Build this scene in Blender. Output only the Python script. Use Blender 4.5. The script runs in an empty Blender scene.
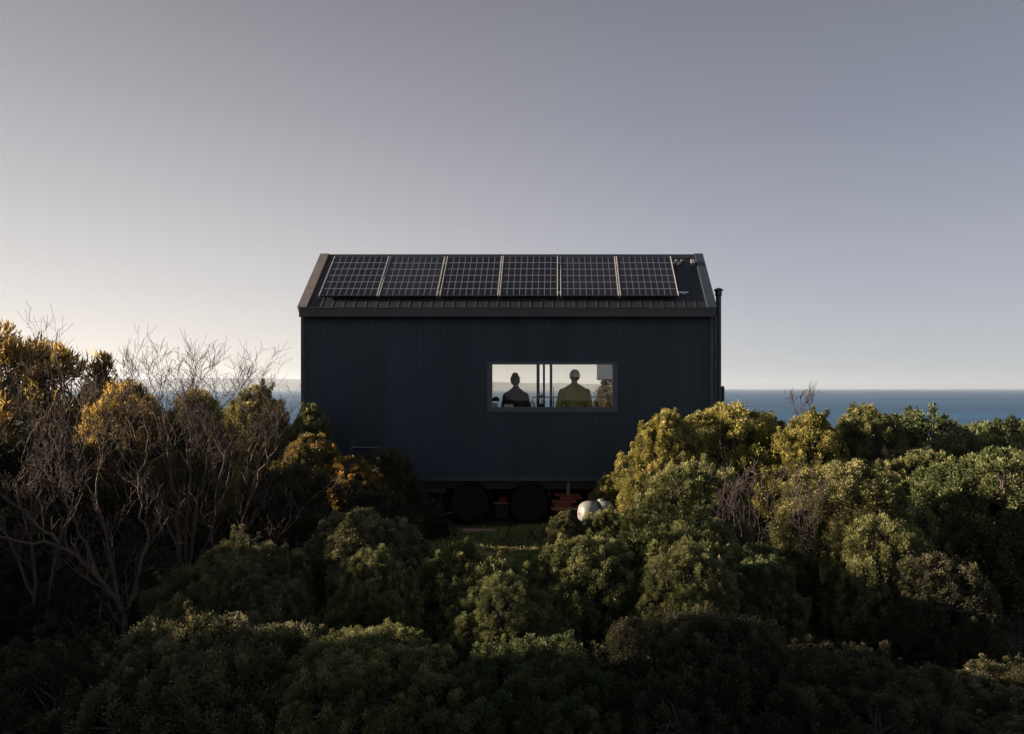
import bpy, bmesh, math, random
import numpy as np
from mathutils import Vector, Matrix

PI = math.pi
R = math.radians
rng = np.random.default_rng(11)
random.seed(11)
sc = bpy.context.scene
COL = sc.collection
F = 780.0            # focal length in picture widths of 1024
CX, CY = 557.0, 388.0
EYE = 2.37
SUN_AZ = -89.5       # degrees from +Y towards +X
SUN_EL = 14.0
EXPO = 1.8

def at(px, py, Y):
    return Vector(((px - CX) * Y / F, Y, EYE + (CY - py) * Y / F))

def lin(c):
    c = c / 255.0
    return c / 12.92 if c <= 0.04045 else ((c + 0.055) / 1.055) ** 2.4

# ------------------------------------------------------------------ materials
def new_mat(name):
    m = bpy.data.materials.new(name)
    m.use_nodes = True
    nt = m.node_tree
    for n in list(nt.nodes):
        nt.nodes.remove(n)
    out = nt.nodes.new('ShaderNodeOutputMaterial')
    return m, nt, out

def N(nt, t, **kw):
    n = nt.nodes.new(t)
    for k, v in kw.items():
        setattr(n, k, v)
    return n

def ramp(nt, stops, src, interp='LINEAR'):
    r = N(nt, 'ShaderNodeValToRGB')
    el = r.color_ramp.elements
    r.color_ramp.interpolation = interp
    while len(el) < len(stops):
        el.new(0.5)
    for e, (p, c) in zip(el, stops):
        e.position = p
        e.color = (c[0], c[1], c[2], 1)
    nt.links.new(src, r.inputs[0])
    return r.outputs[0]

def surf(name, c1, c2=None, scale=8.0, rough=0.6, metal=0.0, bump=0.0, bscale=40.0, spec=0.5,
         detail=6.0, rough2=None, stretch=None):
    m, nt, out = new_mat(name)
    b = N(nt, 'ShaderNodeBsdfPrincipled')
    nt.links.new(b.outputs[0], out.inputs[0])
    tc = N(nt, 'ShaderNodeTexCoord')
    co = tc.outputs['Object']
    if stretch:
        mp = N(nt, 'ShaderNodeMapping')
        mp.inputs['Scale'].default_value = stretch
        nt.links.new(co, mp.inputs[0])
        co = mp.outputs[0]
    no = N(nt, 'ShaderNodeTexNoise')
    no.inputs['Scale'].default_value = scale
    no.inputs['Detail'].default_value = detail
    nt.links.new(co, no.inputs['Vector'])
    c2 = c2 or tuple(v * 0.7 for v in c1)
    nt.links.new(ramp(nt, [(0.3, c1), (0.7, c2)], no.outputs[0]), b.inputs['Base Color'])
    b.inputs['Metallic'].default_value = metal
    b.inputs['Specular IOR Level'].default_value = spec
    if rough2 is None:
        b.inputs['Roughness'].default_value = rough
    else:
        mr = N(nt, 'ShaderNodeMapRange')
        mr.inputs['To Min'].default_value = rough
        mr.inputs['To Max'].default_value = rough2
        nt.links.new(no.outputs[0], mr.inputs[0])
        nt.links.new(mr.outputs[0], b.inputs['Roughness'])
    if bump:
        nb = N(nt, 'ShaderNodeTexNoise')
        nb.inputs['Scale'].default_value = bscale
        nb.inputs['Detail'].default_value = 4
        nt.links.new(co, nb.inputs['Vector'])
        bp = N(nt, 'ShaderNodeBump')
        bp.inputs['Strength'].default_value = bump
        bp.inputs['Distance'].default_value = 0.02
        nt.links.new(nb.outputs[0], bp.inputs['Height'])
        nt.links.new(bp.outputs[0], b.inputs['Normal'])
    return m

def foliage(name, dark, mid, tip, trans=0.3):
    m, nt, out = new_mat(name)
    at_ = N(nt, 'ShaderNodeAttribute', attribute_name='tint')
    oi = N(nt, 'ShaderNodeObjectInfo')
    ad = N(nt, 'ShaderNodeMath', operation='MULTIPLY_ADD')
    ad.inputs[1].default_value = 0.24
    ad.inputs[2].default_value = -0.12
    nt.links.new(oi.outputs['Random'], ad.inputs[0])
    a2 = N(nt, 'ShaderNodeMath', operation='ADD', use_clamp=True)
    nt.links.new(at_.outputs['Fac'], a2.inputs[0])
    nt.links.new(ad.outputs[0], a2.inputs[1])
    col = ramp(nt, [(0.0, dark), (0.5, mid), (1.0, tip)], a2.outputs[0])
    b = N(nt, 'ShaderNodeBsdfPrincipled')
    b.inputs['Roughness'].default_value = 0.55
    b.inputs['Specular IOR Level'].default_value = 0.25
    nt.links.new(col, b.inputs['Base Color'])
    t = N(nt, 'ShaderNodeBsdfTranslucent')
    nt.links.new(col, t.inputs[0])
    mx = N(nt, 'ShaderNodeMixShader')
    mx.inputs[0].default_value = trans
    nt.links.new(b.outputs[0], mx.inputs[1])
    nt.links.new(t.outputs[0], mx.inputs[2])
    nt.links.new(mx.outputs[0], out.inputs[0])
    return m

def glass(name, tint=(0.9, 0.95, 0.95), refl=1.0):
    m, nt, out = new_mat(name)
    fr = N(nt, 'ShaderNodeFresnel')
    fr.inputs[0].default_value = 1.5
    mu = N(nt, 'ShaderNodeMath', operation='MULTIPLY')
    mu.inputs[1].default_value = refl
    nt.links.new(fr.outputs[0], mu.inputs[0])
    t = N(nt, 'ShaderNodeBsdfTransparent')
    t.inputs[0].default_value = (*tint, 1)
    g = N(nt, 'ShaderNodeBsdfGlossy')
    g.inputs['Roughness'].default_value = 0.02
    mx = N(nt, 'ShaderNodeMixShader')
    nt.links.new(mu.outputs[0], mx.inputs[0])
    nt.links.new(t.outputs[0], mx.inputs[1])
    nt.links.new(g.outputs[0], mx.inputs[2])
    nt.links.new(mx.outputs[0], out.inputs[0])
    return m

M = {}
M['clad'] = surf('dark_blue_cladding', (0.020, 0.033, 0.047), (0.011, 0.018, 0.027), 1.1, 0.42, bump=0.18, bscale=7, rough2=0.65, spec=0.35, stretch=(1.6, 1, 0.35))
M['trim'] = surf('charcoal_trim', (0.024, 0.034, 0.045), (0.017, 0.025, 0.033), 3, 0.4, rough2=0.55, bump=0.05)
M['winframe'] = surf('window_frame_paint', (0.04, 0.056, 0.07), (0.03, 0.042, 0.054), 5, 0.4, rough2=0.5)
M['rake_sunlit'] = surf('sunlit_rake_metal', (0.13, 0.113, 0.105), (0.085, 0.075, 0.07), 6, 0.45, rough2=0.65, bump=0.05)  # left rake coloured paler and pinker, as if sunlit
M['gutter'] = surf('gutter_metal', (0.032, 0.036, 0.036), (0.019, 0.023, 0.026), 5, 0.4, rough2=0.6, bump=0.06, stretch=(0.6, 3, 6))
M['roof'] = surf('roof_steel', (0.016, 0.018, 0.022), (0.011, 0.013, 0.016), 4, 0.45, rough2=0.65, bump=0.05, spec=0.25)
M['alu'] = surf('aluminium', (0.55, 0.52, 0.51), (0.45, 0.43, 0.42), 14, 0.4, 0.25)
M['black'] = surf('black_steel', (0.014, 0.014, 0.015), (0.022, 0.02, 0.02), 9, 0.55, bump=0.1)
M['rubber'] = surf('tyre_rubber', (0.009, 0.009, 0.009), (0.015, 0.014, 0.013), 14, 0.8, bump=0.3, bscale=60, spec=0.12)
M['rim'] = surf('rim_steel', (0.034, 0.034, 0.036), (0.02, 0.02, 0.02), 12, 0.5, 0.4)
M['flue'] = surf('flue_steel', (0.03, 0.037, 0.042), (0.02, 0.026, 0.03), 6, 0.35, 0.3, rough2=0.55)
M['galv'] = surf('galvanised_steel', (0.35, 0.36, 0.36), (0.25, 0.26, 0.27), 18, 0.4, 0.6)
M['greypaint'] = surf('grey_cabinet_paint', (0.6, 0.61, 0.64), (0.53, 0.54, 0.57), 5, 0.5)
M['lining'] = surf('pale_ply_lining', (0.62, 0.56, 0.48), (0.52, 0.46, 0.38), 3, 0.6, stretch=(1, 8, 8))
M['floor'] = surf('timber_floor', (0.42, 0.34, 0.25), (0.32, 0.25, 0.18), 3, 0.5, stretch=(1, 10, 1))
M['deckwood'] = surf('grey_deck_timber', (0.19, 0.165, 0.14), (0.12, 0.105, 0.09), 4, 0.75, bump=0.3, stretch=(1, 12, 1))
M['redwood'] = surf('red_board_timber', (0.46, 0.11, 0.055), (0.28, 0.065, 0.04), 7, 0.7, bump=0.3, stretch=(1, 10, 10))
M['orangewood'] = surf('orange_board_timber', (0.6, 0.29, 0.12), (0.44, 0.2, 0.09), 7, 0.7, bump=0.3, stretch=(1, 10, 10))
M['dirt_pink'] = surf('sunlit_dirt_pink', (0.36, 0.22, 0.16), (0.24, 0.14, 0.10), 7, 0.8, bump=0.3, stretch=(1, 10, 10))  # pink of sunlit dirt, for the added plank on the grass
M['whitepaint'] = surf('greyed_white_plastic', (0.24, 0.235, 0.225), (0.13, 0.127, 0.12), 7, 0.4, bump=0.05)  # white greyed overall to tame the sunlight on the tank
M['brass'] = surf('valve_brass', (0.4, 0.28, 0.1), (0.3, 0.2, 0.08), 20, 0.4, 0.9)
M['bark'] = surf('brown_bark', (0.085, 0.062, 0.045), (0.05, 0.036, 0.028), 12, 0.9, bump=0.6, bscale=50)
M['deadwood'] = surf('grey_dead_wood', (0.075, 0.047, 0.033), (0.036, 0.023, 0.017), 14, 0.85, bump=0.5, bscale=50)
M['purplewood'] = surf('purplish_dead_twigs', (0.085, 0.058, 0.055), (0.05, 0.036, 0.036), 14, 0.85)
M['skin'] = surf('skin', (0.42, 0.25, 0.18), (0.36, 0.2, 0.14), 20, 0.5)
M['hair'] = surf('brown_hair', (0.05, 0.03, 0.02), (0.025, 0.016, 0.012), 60, 0.5, stretch=(1, 1, .2))
M['darkshirt'] = surf('dark_plum_shirt', (0.018, 0.013, 0.016), (0.012, 0.009, 0.012), 25, 0.85, bump=0.8, bscale=12)
M['olivejacket'] = surf('olive_jacket', (0.235, 0.235, 0.055), (0.155, 0.155, 0.04), 7, 0.8, bump=1.0, bscale=11)
M['greycap'] = surf('grey_cap', (0.84, 0.84, 0.87), (0.74, 0.74, 0.77), 30, 0.85, bump=0.2)
M['denim'] = surf('dark_trousers', (0.03, 0.035, 0.05), (0.02, 0.024, 0.035), 30, 0.9)
M['shoe'] = surf('dark_shoes', (0.03, 0.025, 0.02), (0.02, 0.016, 0.014), 30, 0.6)
M['ceramic'] = surf('white_pot_glaze', (0.6, 0.58, 0.56), (0.52, 0.5, 0.48), 9, 0.35)
M['cloth'] = surf('pale_folded_cloth', (0.45, 0.4, 0.38), (0.36, 0.32, 0.3), 22, 0.9, bump=0.4)
M['glass'] = glass('window_glass', (0.93, 0.915, 0.875), 0.9)
M['bottle'] = glass('jar_glass', (0.7, 0.75, 0.75), 1.5)

def blind_mat():
    m, nt, out = new_mat('pale_blind_fabric')
    d = N(nt, 'ShaderNodeBsdfDiffuse'); d.inputs[0].default_value = (0.8, 0.82, 0.84, 1)
    t = N(nt, 'ShaderNodeBsdfTranslucent'); t.inputs[0].default_value = (0.85, 0.88, 0.92, 1)
    wv = N(nt, 'ShaderNodeTexNoise'); wv.inputs['Scale'].default_value = 120
    mr = N(nt, 'ShaderNodeMapRange'); mr.inputs['To Min'].default_value = 0.75; mr.inputs['To Max'].default_value = 0.9
    nt.links.new(wv.outputs[0], mr.inputs[0])
    mx = N(nt, 'ShaderNodeMixShader'); nt.links.new(mr.outputs[0], mx.inputs[0])
    nt.links.new(d.outputs[0], mx.inputs[1]); nt.links.new(t.outputs[0], mx.inputs[2])
    nt.links.new(mx.outputs[0], out.inputs[0])
    return m
M['blind'] = blind_mat()
M['f_gold'] = foliage('golden_green_leaves', (0.066, 0.07, 0.02), (0.22, 0.205, 0.052), (0.48, 0.39, 0.13))
M['f_olive'] = foliage('olive_leaves', (0.046, 0.056, 0.022), (0.12, 0.132, 0.046), (0.28, 0.27, 0.11))
M['f_green'] = foliage('deep_green_leaves', (0.03, 0.042, 0.017), (0.07, 0.088, 0.032), (0.16, 0.175, 0.068))
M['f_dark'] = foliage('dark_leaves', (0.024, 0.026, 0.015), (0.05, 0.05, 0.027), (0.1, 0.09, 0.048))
M['f_rust'] = foliage('rusty_leaves', (0.075, 0.06, 0.022), (0.29, 0.2, 0.055), (0.66, 0.46, 0.14), 0.55)
M['f_orange'] = foliage('orange_flushed_leaves', (0.038, 0.042, 0.018), (0.115, 0.1, 0.03), (0.6, 0.33, 0.07), 0.4)
M['f_grey'] = foliage('greyish_olive_leaves', (0.04, 0.044, 0.02), (0.1, 0.1, 0.045), (0.22, 0.19, 0.095))
M['f_tan'] = foliage('tan_tipped_leaves', (0.045, 0.055, 0.02), (0.125, 0.135, 0.046), (0.33, 0.28, 0.13))
M['grass'] = foliage('grass_blades', (0.07, 0.095, 0.025), (0.17, 0.21, 0.055), (0.28, 0.26, 0.09), 0.35)
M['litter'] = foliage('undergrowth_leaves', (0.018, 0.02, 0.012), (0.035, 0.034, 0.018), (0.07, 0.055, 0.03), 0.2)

def ground_mat():
    m, nt, out = new_mat('sandy_soil')
    b = N(nt, 'ShaderNodeBsdfPrincipled')
    b.inputs['Roughness'].default_value = 0.95
    b.inputs['Specular IOR Level'].default_value = 0.1
    nt.links.new(b.outputs[0], out.inputs[0])
    tc = N(nt, 'ShaderNodeTexCoord')
    n1 = N(nt, 'ShaderNodeTexNoise'); n1.inputs['Scale'].default_value = 0.8; n1.inputs['Detail'].default_value = 8
    n2 = N(nt, 'ShaderNodeTexNoise'); n2.inputs['Scale'].default_value = 22; n2.inputs['Detail'].default_value = 6
    for n in (n1, n2):
        nt.links.new(tc.outputs['Object'], n.inputs['Vector'])
    c1 = ramp(nt, [(0.38, (0.035, 0.03, 0.017)), (0.62, (0.075, 0.05, 0.032))], n1.outputs[0])
    c2 = ramp(nt, [(0.3, (0.4, 0.38, 0.35)), (0.7, (1, 1, 1))], n2.outputs[0])
    mx = N(nt, 'ShaderNodeMixRGB', blend_type='MULTIPLY'); mx.inputs[0].default_value = 1
    nt.links.new(c1, mx.inputs[1]); nt.links.new(c2, mx.inputs[2])
    nt.links.new(mx.outputs[0], b.inputs['Base Color'])
    bp = N(nt, 'ShaderNodeBump'); bp.inputs['Strength'].default_value = 0.8; bp.inputs['Distance'].default_value = 0.05
    nt.links.new(n2.outputs[0], bp.inputs['Height'])
    nt.links.new(bp.outputs[0], b.inputs['Normal'])
    return m
M['ground'] = ground_mat()

def sea_mat():
    m, nt, out = new_mat('sea_water')
    b = N(nt, 'ShaderNodeBsdfDiffuse')
    gl = N(nt, 'ShaderNodeBsdfGlossy'); gl.inputs['Roughness'].default_value = 0.45
    mxs = N(nt, 'ShaderNodeMixShader'); mxs.inputs[0].default_value = 0.08
    nt.links.new(b.outputs[0], mxs.inputs[1]); nt.links.new(gl.outputs[0], mxs.inputs[2])
    nt.links.new(mxs.outputs[0], out.inputs[0])
    tc = N(nt, 'ShaderNodeTexCoord')
    mp = N(nt, 'ShaderNodeMapping'); mp.inputs['Scale'].default_value = (0.35, 1, 1)
    nt.links.new(tc.outputs['Object'], mp.inputs[0])
    mp.inputs['Scale'].default_value = (0.22, 1, 1)
    hs = None
    for s, d in ((0.005, 8), (0.12, 5)):
        n = N(nt, 'ShaderNodeTexNoise'); n.inputs['Scale'].default_value = s; n.inputs['Detail'].default_value = d
        nt.links.new(mp.outputs[0], n.inputs['Vector'])
        if hs is None:
            hs = n.outputs[0]
            cc = ramp(nt, [(0.35, (0.006, 0.045, 0.11)), (0.65, (0.016, 0.085, 0.185))], n.outputs[0])
            nt.links.new(cc, b.inputs['Color'])
    bp = N(nt, 'ShaderNodeBump'); bp.inputs['Strength'].default_value = 0.7; bp.inputs['Distance'].default_value = 2.5
    nt.links.new(n.outputs[0], bp.inputs['Height'])
    nt.links.new(bp.outputs[0], b.inputs['Normal']); nt.links.new(bp.outputs[0], gl.inputs['Normal'])
    return m
M['sea'] = sea_mat()
M['hill'] = surf('hazy_headland_scrub', (0.08, 0.074, 0.09), (0.12, 0.11, 0.125), 0.004, 0.95, spec=0.1)  # scrub colour shifted to lavender for the distant haze

def solar_mat():
    m, nt, out = new_mat('solar_cells')
    b = N(nt, 'ShaderNodeBsdfPrincipled')
    nt.links.new(b.outputs[0], out.inputs[0])
    tc = N(nt, 'ShaderNodeTexCoord')
    sep = N(nt, 'ShaderNodeSeparateXYZ')
    nt.links.new(tc.outputs['UV'], sep.inputs[0])
    masks = []
    for ax, n, w in ((0, 9, 0.045), (1, 6, 0.04)):
        mu = N(nt, 'ShaderNodeMath', operation='MULTIPLY'); mu.inputs[1].default_value = n
        nt.links.new(sep.outputs[ax], mu.inputs[0])
        fr = N(nt, 'ShaderNodeMath', operation='FRACT')
        nt.links.new(mu.outputs[0], fr.inputs[0])
        su = N(nt, 'ShaderNodeMath', operation='SUBTRACT'); su.inputs[1].default_value = 0.5
        nt.links.new(fr.outputs[0], su.inputs[0])
        ab = N(nt, 'ShaderNodeMath', operation='ABSOLUTE')
        nt.links.new(su.outputs[0], ab.inputs[0])
        gt = N(nt, 'ShaderNodeMath', operation='GREATER_THAN'); gt.inputs[1].default_value = 0.5 - w
        nt.links.new(ab.outputs[0], gt.inputs[0])
        masks.append(gt.outputs[0])
    mxm = N(nt, 'ShaderNodeMath', operation='MAXIMUM')
    nt.links.new(masks[0], mxm.inputs[0]); nt.links.new(masks[1], mxm.inputs[1])
    no = N(nt, 'ShaderNodeTexNoise'); no.inputs['Scale'].default_value = 1.2
    nt.links.new(tc.outputs['Object'], no.inputs['Vector'])
    cell = ramp(nt, [(0.35, (0.006, 0.007, 0.013)), (0.65, (0.012, 0.009, 0.013))], no.outputs[0])
    oi = N(nt, 'ShaderNodeObjectInfo')
    om = N(nt, 'ShaderNodeMapRange'); om.inputs['To Min'].default_value = 0.6; om.inputs['To Max'].default_value = 1.7
    nt.links.new(oi.outputs['Random'], om.inputs[0])
    cs = N(nt, 'ShaderNodeVectorMath', operation='SCALE')
    nt.links.new(cell, cs.inputs[0]); nt.links.new(om.outputs[0], cs.inputs['Scale'])
    dn = N(nt, 'ShaderNodeTexNoise'); dn.inputs['Scale'].default_value = 3.0; dn.inputs['Detail'].default_value = 8
    nt.links.new(tc.outputs['Object'], dn.inputs['Vector'])
    dr = N(nt, 'ShaderNodeMapRange'); dr.inputs['To Min'].default_value = 0.10; dr.inputs['To Max'].default_value = 0.34
    nt.links.new(dn.outputs[0], dr.inputs[0]); nt.links.new(dr.outputs[0], b.inputs['Roughness'])
    mx = N(nt, 'ShaderNodeMixRGB')
    nt.links.new(mxm.outputs[0], mx.inputs[0])
    nt.links.new(cs.outputs[0], mx.inputs[1])
    mx.inputs[2].default_value = (0.125, 0.13, 0.15, 1)
    nt.links.new(mx.outputs[0], b.inputs['Base Color'])
    b.inputs['Roughness'].default_value = 0.16
    b.inputs['Specular IOR Level'].default_value = 0.3
    return m
M['solar'] = solar_mat()

# ------------------------------------------------------------------ mesh helpers
def link(name, me, mat=None, parent=None):
    o = bpy.data.objects.new(name, me)
    COL.objects.link(o)
    if mat is not None:
        me.materials.clear() if me.users <= 1 else None
        if not me.materials:
            me.materials.append(M[mat])
    if parent:
        o.parent = parent
    return o

def tag(o, label=None, cat=None, group=None, kind=None):
    for k, v in (('label', label), ('category', cat), ('group', group), ('kind', kind)):
        if v:
            o[k] = v
    return o

def empty(name, loc, rz=0.0):
    o = bpy.data.objects.new(name, None)
    COL.objects.link(o)
    o.location = loc
    o.rotation_euler.z = rz
    o.empty_display_size = 0.2
    return o

class MB:
    def __init__(self):
        self.v = []
        self.f = []
    def box(self, x0, x1, y0, y1, z0, z1, mat=None):
        b = len(self.v)
        pts = [(x, y, z) for z in (z0, z1) for y in (y0, y1) for x in (x0, x1)]
        if mat is not None:
            pts = [tuple(mat @ Vector(p)) for p in pts]
        self.v += pts
        for q in ((0, 2, 3, 1), (4, 5, 7, 6), (0, 1, 5, 4), (2, 6, 7, 3), (0, 4, 6, 2), (1, 3, 7, 5)):
            self.f.append(tuple(b + i for i in q))
        return self
    def poly(self, pts):
        b = len(self.v)
        self.v += [tuple(p) for p in pts]
        self.f.append(tuple(range(b, b + len(pts))))
        return self
    def tube(self, pts, rads, n=8, cap=True):
        pts = [Vector(p) for p in pts]
        b0 = len(self.v)
        up = Vector((0.31, 0.17, 0.93)).normalized()
        for i, p in enumerate(pts):
            d = (pts[min(i + 1, len(pts) - 1)] - pts[max(i - 1, 0)])
            if d.length < 1e-9:
                d = Vector((0, 0, 1))
            d.normalize()
            a = d.cross(up)
            if a.length < 1e-3:
                a = d.cross(Vector((1, 0, 0)))
            a.normalize()
            c = d.cross(a)
            r = rads[i] if hasattr(rads, '__len__') else rads
            for k in range(n):
                t = 2 * PI * k / n
                self.v.append(tuple(p + a * (r * math.cos(t)) + c * (r * math.sin(t))))
        for i in range(len(pts) - 1):
            for k in range(n):
                a_ = b0 + i * n + k
                b_ = b0 + i * n + (k + 1) % n
                self.f.append((a_, b_, b_ + n, a_ + n))
        if cap:
            self.f.append(tuple(b0 + k for k in range(n))[::-1])
            self.f.append(tuple(b0 + (len(pts) - 1) * n + k for k in range(n)))
        return self
    def lathe(self, prof, n=24, center=(0, 0, 0), axis='Z'):
        b0 = len(self.v)
        cx, cy, cz = center
        for r, h in prof:
            for k in range(n):
                t = 2 * PI * k / n
                if axis == 'Z':
                    self.v.append((cx + r * math.cos(t), cy + r * math.sin(t), cz + h))
                else:
                    self.v.append((cx + r * math.cos(t), cy + h, cz + r * math.sin(t)))
        for i in range(len(prof) - 1):
            for k in range(n):
                a_ = b0 + i * n + k
                b_ = b0 + i * n + (k + 1) % n
                self.f.append((a_, b_, b_ + n, a_ + n))
        self.f.append(tuple(b0 + k for k in range(n))[::-1])
        self.f.append(tuple(b0 + (len(prof) - 1) * n + k for k in range(n)))
        return self
    def build(self, name, mat, parent=None, smooth=False, bevel=0.0):
        me = bpy.data.meshes.new(name)
        me.from_pydata(self.v, [], self.f)
        me.validate()
        bm = bmesh.new(); bm.from_mesh(me)
        bmesh.ops.recalc_face_normals(bm, faces=bm.faces)
        bm.to_mesh(me); bm.free()
        if smooth:
            me.polygons.foreach_set('use_smooth', [True] * len(me.polygons))
        o = link(name, me, mat, parent)
        if bevel:
            bv = o.modifiers.new('bevel', 'BEVEL')
            bv.width = bevel; bv.segments = 2; bv.limit_method = 'ANGLE'
        return o

def quads_mesh(name, verts, tint=None):
    """verts: (N,4,3) array -> mesh of N separate quads with a face attribute 'tint'"""
    n = len(verts)
    me = bpy.data.meshes.new(name)
    me.vertices.add(n * 4)
    me.vertices.foreach_set('co', np.ascontiguousarray(verts, dtype=np.float32).ravel())
    me.loops.add(n * 4)
    me.loops.foreach_set('vertex_index', np.arange(n * 4, dtype=np.int32))
    me.polygons.add(n)
    me.polygons.foreach_set('loop_start', np.arange(0, n * 4, 4, dtype=np.int32))
    if tint is not None:
        a = me.attributes.new('tint', 'FLOAT', 'FACE')
        a.data.foreach_set('value', np.asarray(tint, dtype=np.float32))
    me.update(calc_edges=True)
    return me

def unit(a):
    return a / np.maximum(np.linalg.norm(a, axis=-1, keepdims=True), 1e-9)

def leaves(base, direc, L, W, r):
    """diamond leaves from base points along direc"""
    n = len(base)
    d = unit(direc)
    rnd = unit(r.normal(size=(n, 3)))
    side = unit(np.cross(d, rnd))
    nrm = np.cross(side, d)
    L = np.broadcast_to(np.asarray(L), (n,))[:, None]
    W = np.broadcast_to(np.asarray(W), (n,))[:, None]
    mid = base + d * L * 0.55 + nrm * L * 0.06
    return np.stack([base, mid + side * W, base + d * L - nrm * L * 0.12, mid - side * W], axis=1)

# ------------------------------------------------------------------ shrub prototypes (unit radius, unit height)
def make_crown(name, seed, a, dens, n_leaf, head_r, leaf_l, spiky=0.0, gaps=0.0):
    """crown of radius 1 and height a, grown from round lobes covered in leafy heads"""
    r = np.random.default_rng(seed)
    lobes = []
    n_lobes = int(16 + 12 * a)
    for k in range(n_lobes):
        t = (k + 0.5) / n_lobes                      # low -> high
        rad = r.uniform(0.15, 0.36)
        prof = (1 - max(0.0, (t - 0.25) / 0.75) ** 2.0) ** 0.5
        d = max(0.0, prof * 1.0 - rad) * r.uniform(0.75, 1.08)
        ang = k * 2.399 + r.uniform(-.4, .4)
        z = min(0.15 + t * (a - 0.34) + r.uniform(-.06, .12), a - rad * 0.98 - r.uniform(0, .12))
        lobes.append((d * math.cos(ang), d * math.sin(ang), max(z, 0.12), rad))
    lobes = np.array(lobes)
    lobes[-1, 2] = a - lobes[-1, 3]
    n_heads = int(dens * (0.45 + a))
    heads = []; norms = []
    while len(heads) < n_heads:
        l = lobes[r.integers(len(lobes))]
        u = unit(r.normal(size=3))
        if u[2] < -0.6:
            continue
        p = l[:3] + u * l[3] * r.uniform(0.84, 1.08)
        if p[2] < 0.04:
            continue
        if (np.linalg.norm(lobes[:, :3] - p, axis=1) < lobes[:, 3] * 0.84).any() and r.random() > 0.06:
            continue
        if gaps and math.sin(p[0] * 9 + seed) * math.sin(p[1] * 8 + 2 * seed) * math.sin(p[2] * 9) > 0.55 - gaps:
            continue
        heads.append(p); norms.append(u)
    for k in range(int(44 * (0.5 + a))):          # stray shoots standing out of the crown
        j = r.integers(n_heads)
        if norms[j][2] < 0.0:
            continue
        d = unit(norms[j] * 0.6 + np.array([0, 0, 0.9]) + r.normal(size=3) * 0.25)
        for q in range(1, r.integers(2, 5)):
            heads.append(heads[j] + d * 0.062 * q); norms.append(d)
    heads = np.array(heads); norms = np.array(norms)
    hr = head_r * r.uniform(0.5, 1.4, len(heads))
    hr[n_heads:] *= 0.62
    idx = np.repeat(np.arange(len(heads)), n_leaf)
    u = unit(r.normal(size=(len(idx), 3)) + norms[idx] * 0.75 + np.array([0, 0, 0.45]))
    base = heads[idx] + u * (hr[idx] * r.uniform(0.15, 1.0, len(idx)))[:, None] * np.array([0.9, 0.9, 1.35])
    direc = u + norms[idx] * 0.3 + np.array([0, 0, 0.35 + spiky]) + r.normal(size=(len(idx), 3)) * 0.35
    L = leaf_l * r.uniform(0.6, 1.25, len(idx))
    q = leaves(base, direc, L, L * (0.24 if not spiky else 0.13), r)
    htint = np.clip(r.normal(0.42, 0.17, len(heads)), 0, 1)
    bright = r.random(len(heads)) < 0.10
    htint[bright] = r.uniform(0.75, 1.0, bright.sum())
    young = (u * unit(norms[idx] + np.array([0, 0, 0.8]))).sum(1)        # new growth at the sprig ends is paler
    t = np.clip(htint[idx] + 0.34 * (young - 0.55) + r.normal(0, 0.10, len(idx)), 0, 1)
    me = quads_mesh(name, q, t)
    tubes = MB()
    for l in lobes:
        mid = l[:3] * 0.5 + r.normal(size=3) * 0.05
        mid[2] = l[2] * 0.4
        tubes.tube([(0, 0, -0.05), tuple(mid), tuple(l[:3])], [0.032, 0.022, 0.012], 5, False)
        near = np.argsort(np.linalg.norm(heads - l[:3], axis=1))[:50]
        for h in near[::2]:
            p = heads[h]
            m2 = (l[:3] * 0.6 + p * 0.4) + r.normal(size=3) * 0.03
            tubes.tube([tuple(l[:3] * .8 + mid * .2), tuple(m2), tuple(p)], [0.009, 0.006, 0.0025], 4, False)
    st = bpy.data.meshes.new('stems')
    st.from_pydata(tubes.v, [], tubes.f)
    return me, st

PROTO = {}
ASPECTS = (0.6, 0.85, 1.15, 1.5, 1.9, 2.4)
def proto(kind, i, a):
    key = (kind, i, a)
    if key in PROTO:
        return PROTO[key]
    s = 100 * (i + 1) + hash_kind[kind] + int(a * 1000)
    if kind == 'heath':        # small leaved rounded heads
        p = make_crown('foliage', s, a, 600, 120, 0.083, 0.033)
    elif kind == 'near':       # same plant seen from close
        p = make_crown('foliage', s, a, 950, 165, 0.070, 0.022)
    elif kind == 'loose':      # loose, long leaved, twiggy
        p = make_crown('foliage', s, a, 380, 95, 0.095, 0.046, 0.12, 0.22)
    elif kind == 'far':
        p = make_crown('foliage', s, a, 300, 50, 0.11, 0.06)
    p[0].materials.append(M['f_green']); p[1].materials.append(M['bark'])
    PROTO[key] = p
    return p
hash_kind = {'heath': 1, 'near': 2, 'loose': 3, 'far': 4}

WIDE = 1.38
def gz(x, y):
    """ground height"""
    def ss(a, b, t):
        t = np.clip((t - a) / (b - a), 0, 1)
        return t * t * (3 - 2 * t)
    x = np.asarray(x, float); y = np.asarray(y, float)
    z = -0.32 * np.maximum(y - 27, 0) * ss(27, 50, y)
    z = z - 0.04 * np.maximum(y - 20, 0)
    z = np.maximum(z, -30)
    shade_rise = ss(8.2, 14.0, -x) * (1 - ss(4.8, 6.3, y))  # rise added out of view on the left to shade the foreground
    z = z + 4.6 * shade_rise
    z = z + 0.05 * np.sin(x * 1.3 + 1) * np.sin(y * 1.1) + 0.02 * np.sin(x * 4.1) * np.sin(y * 3.7 + 2)
    return z

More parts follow.
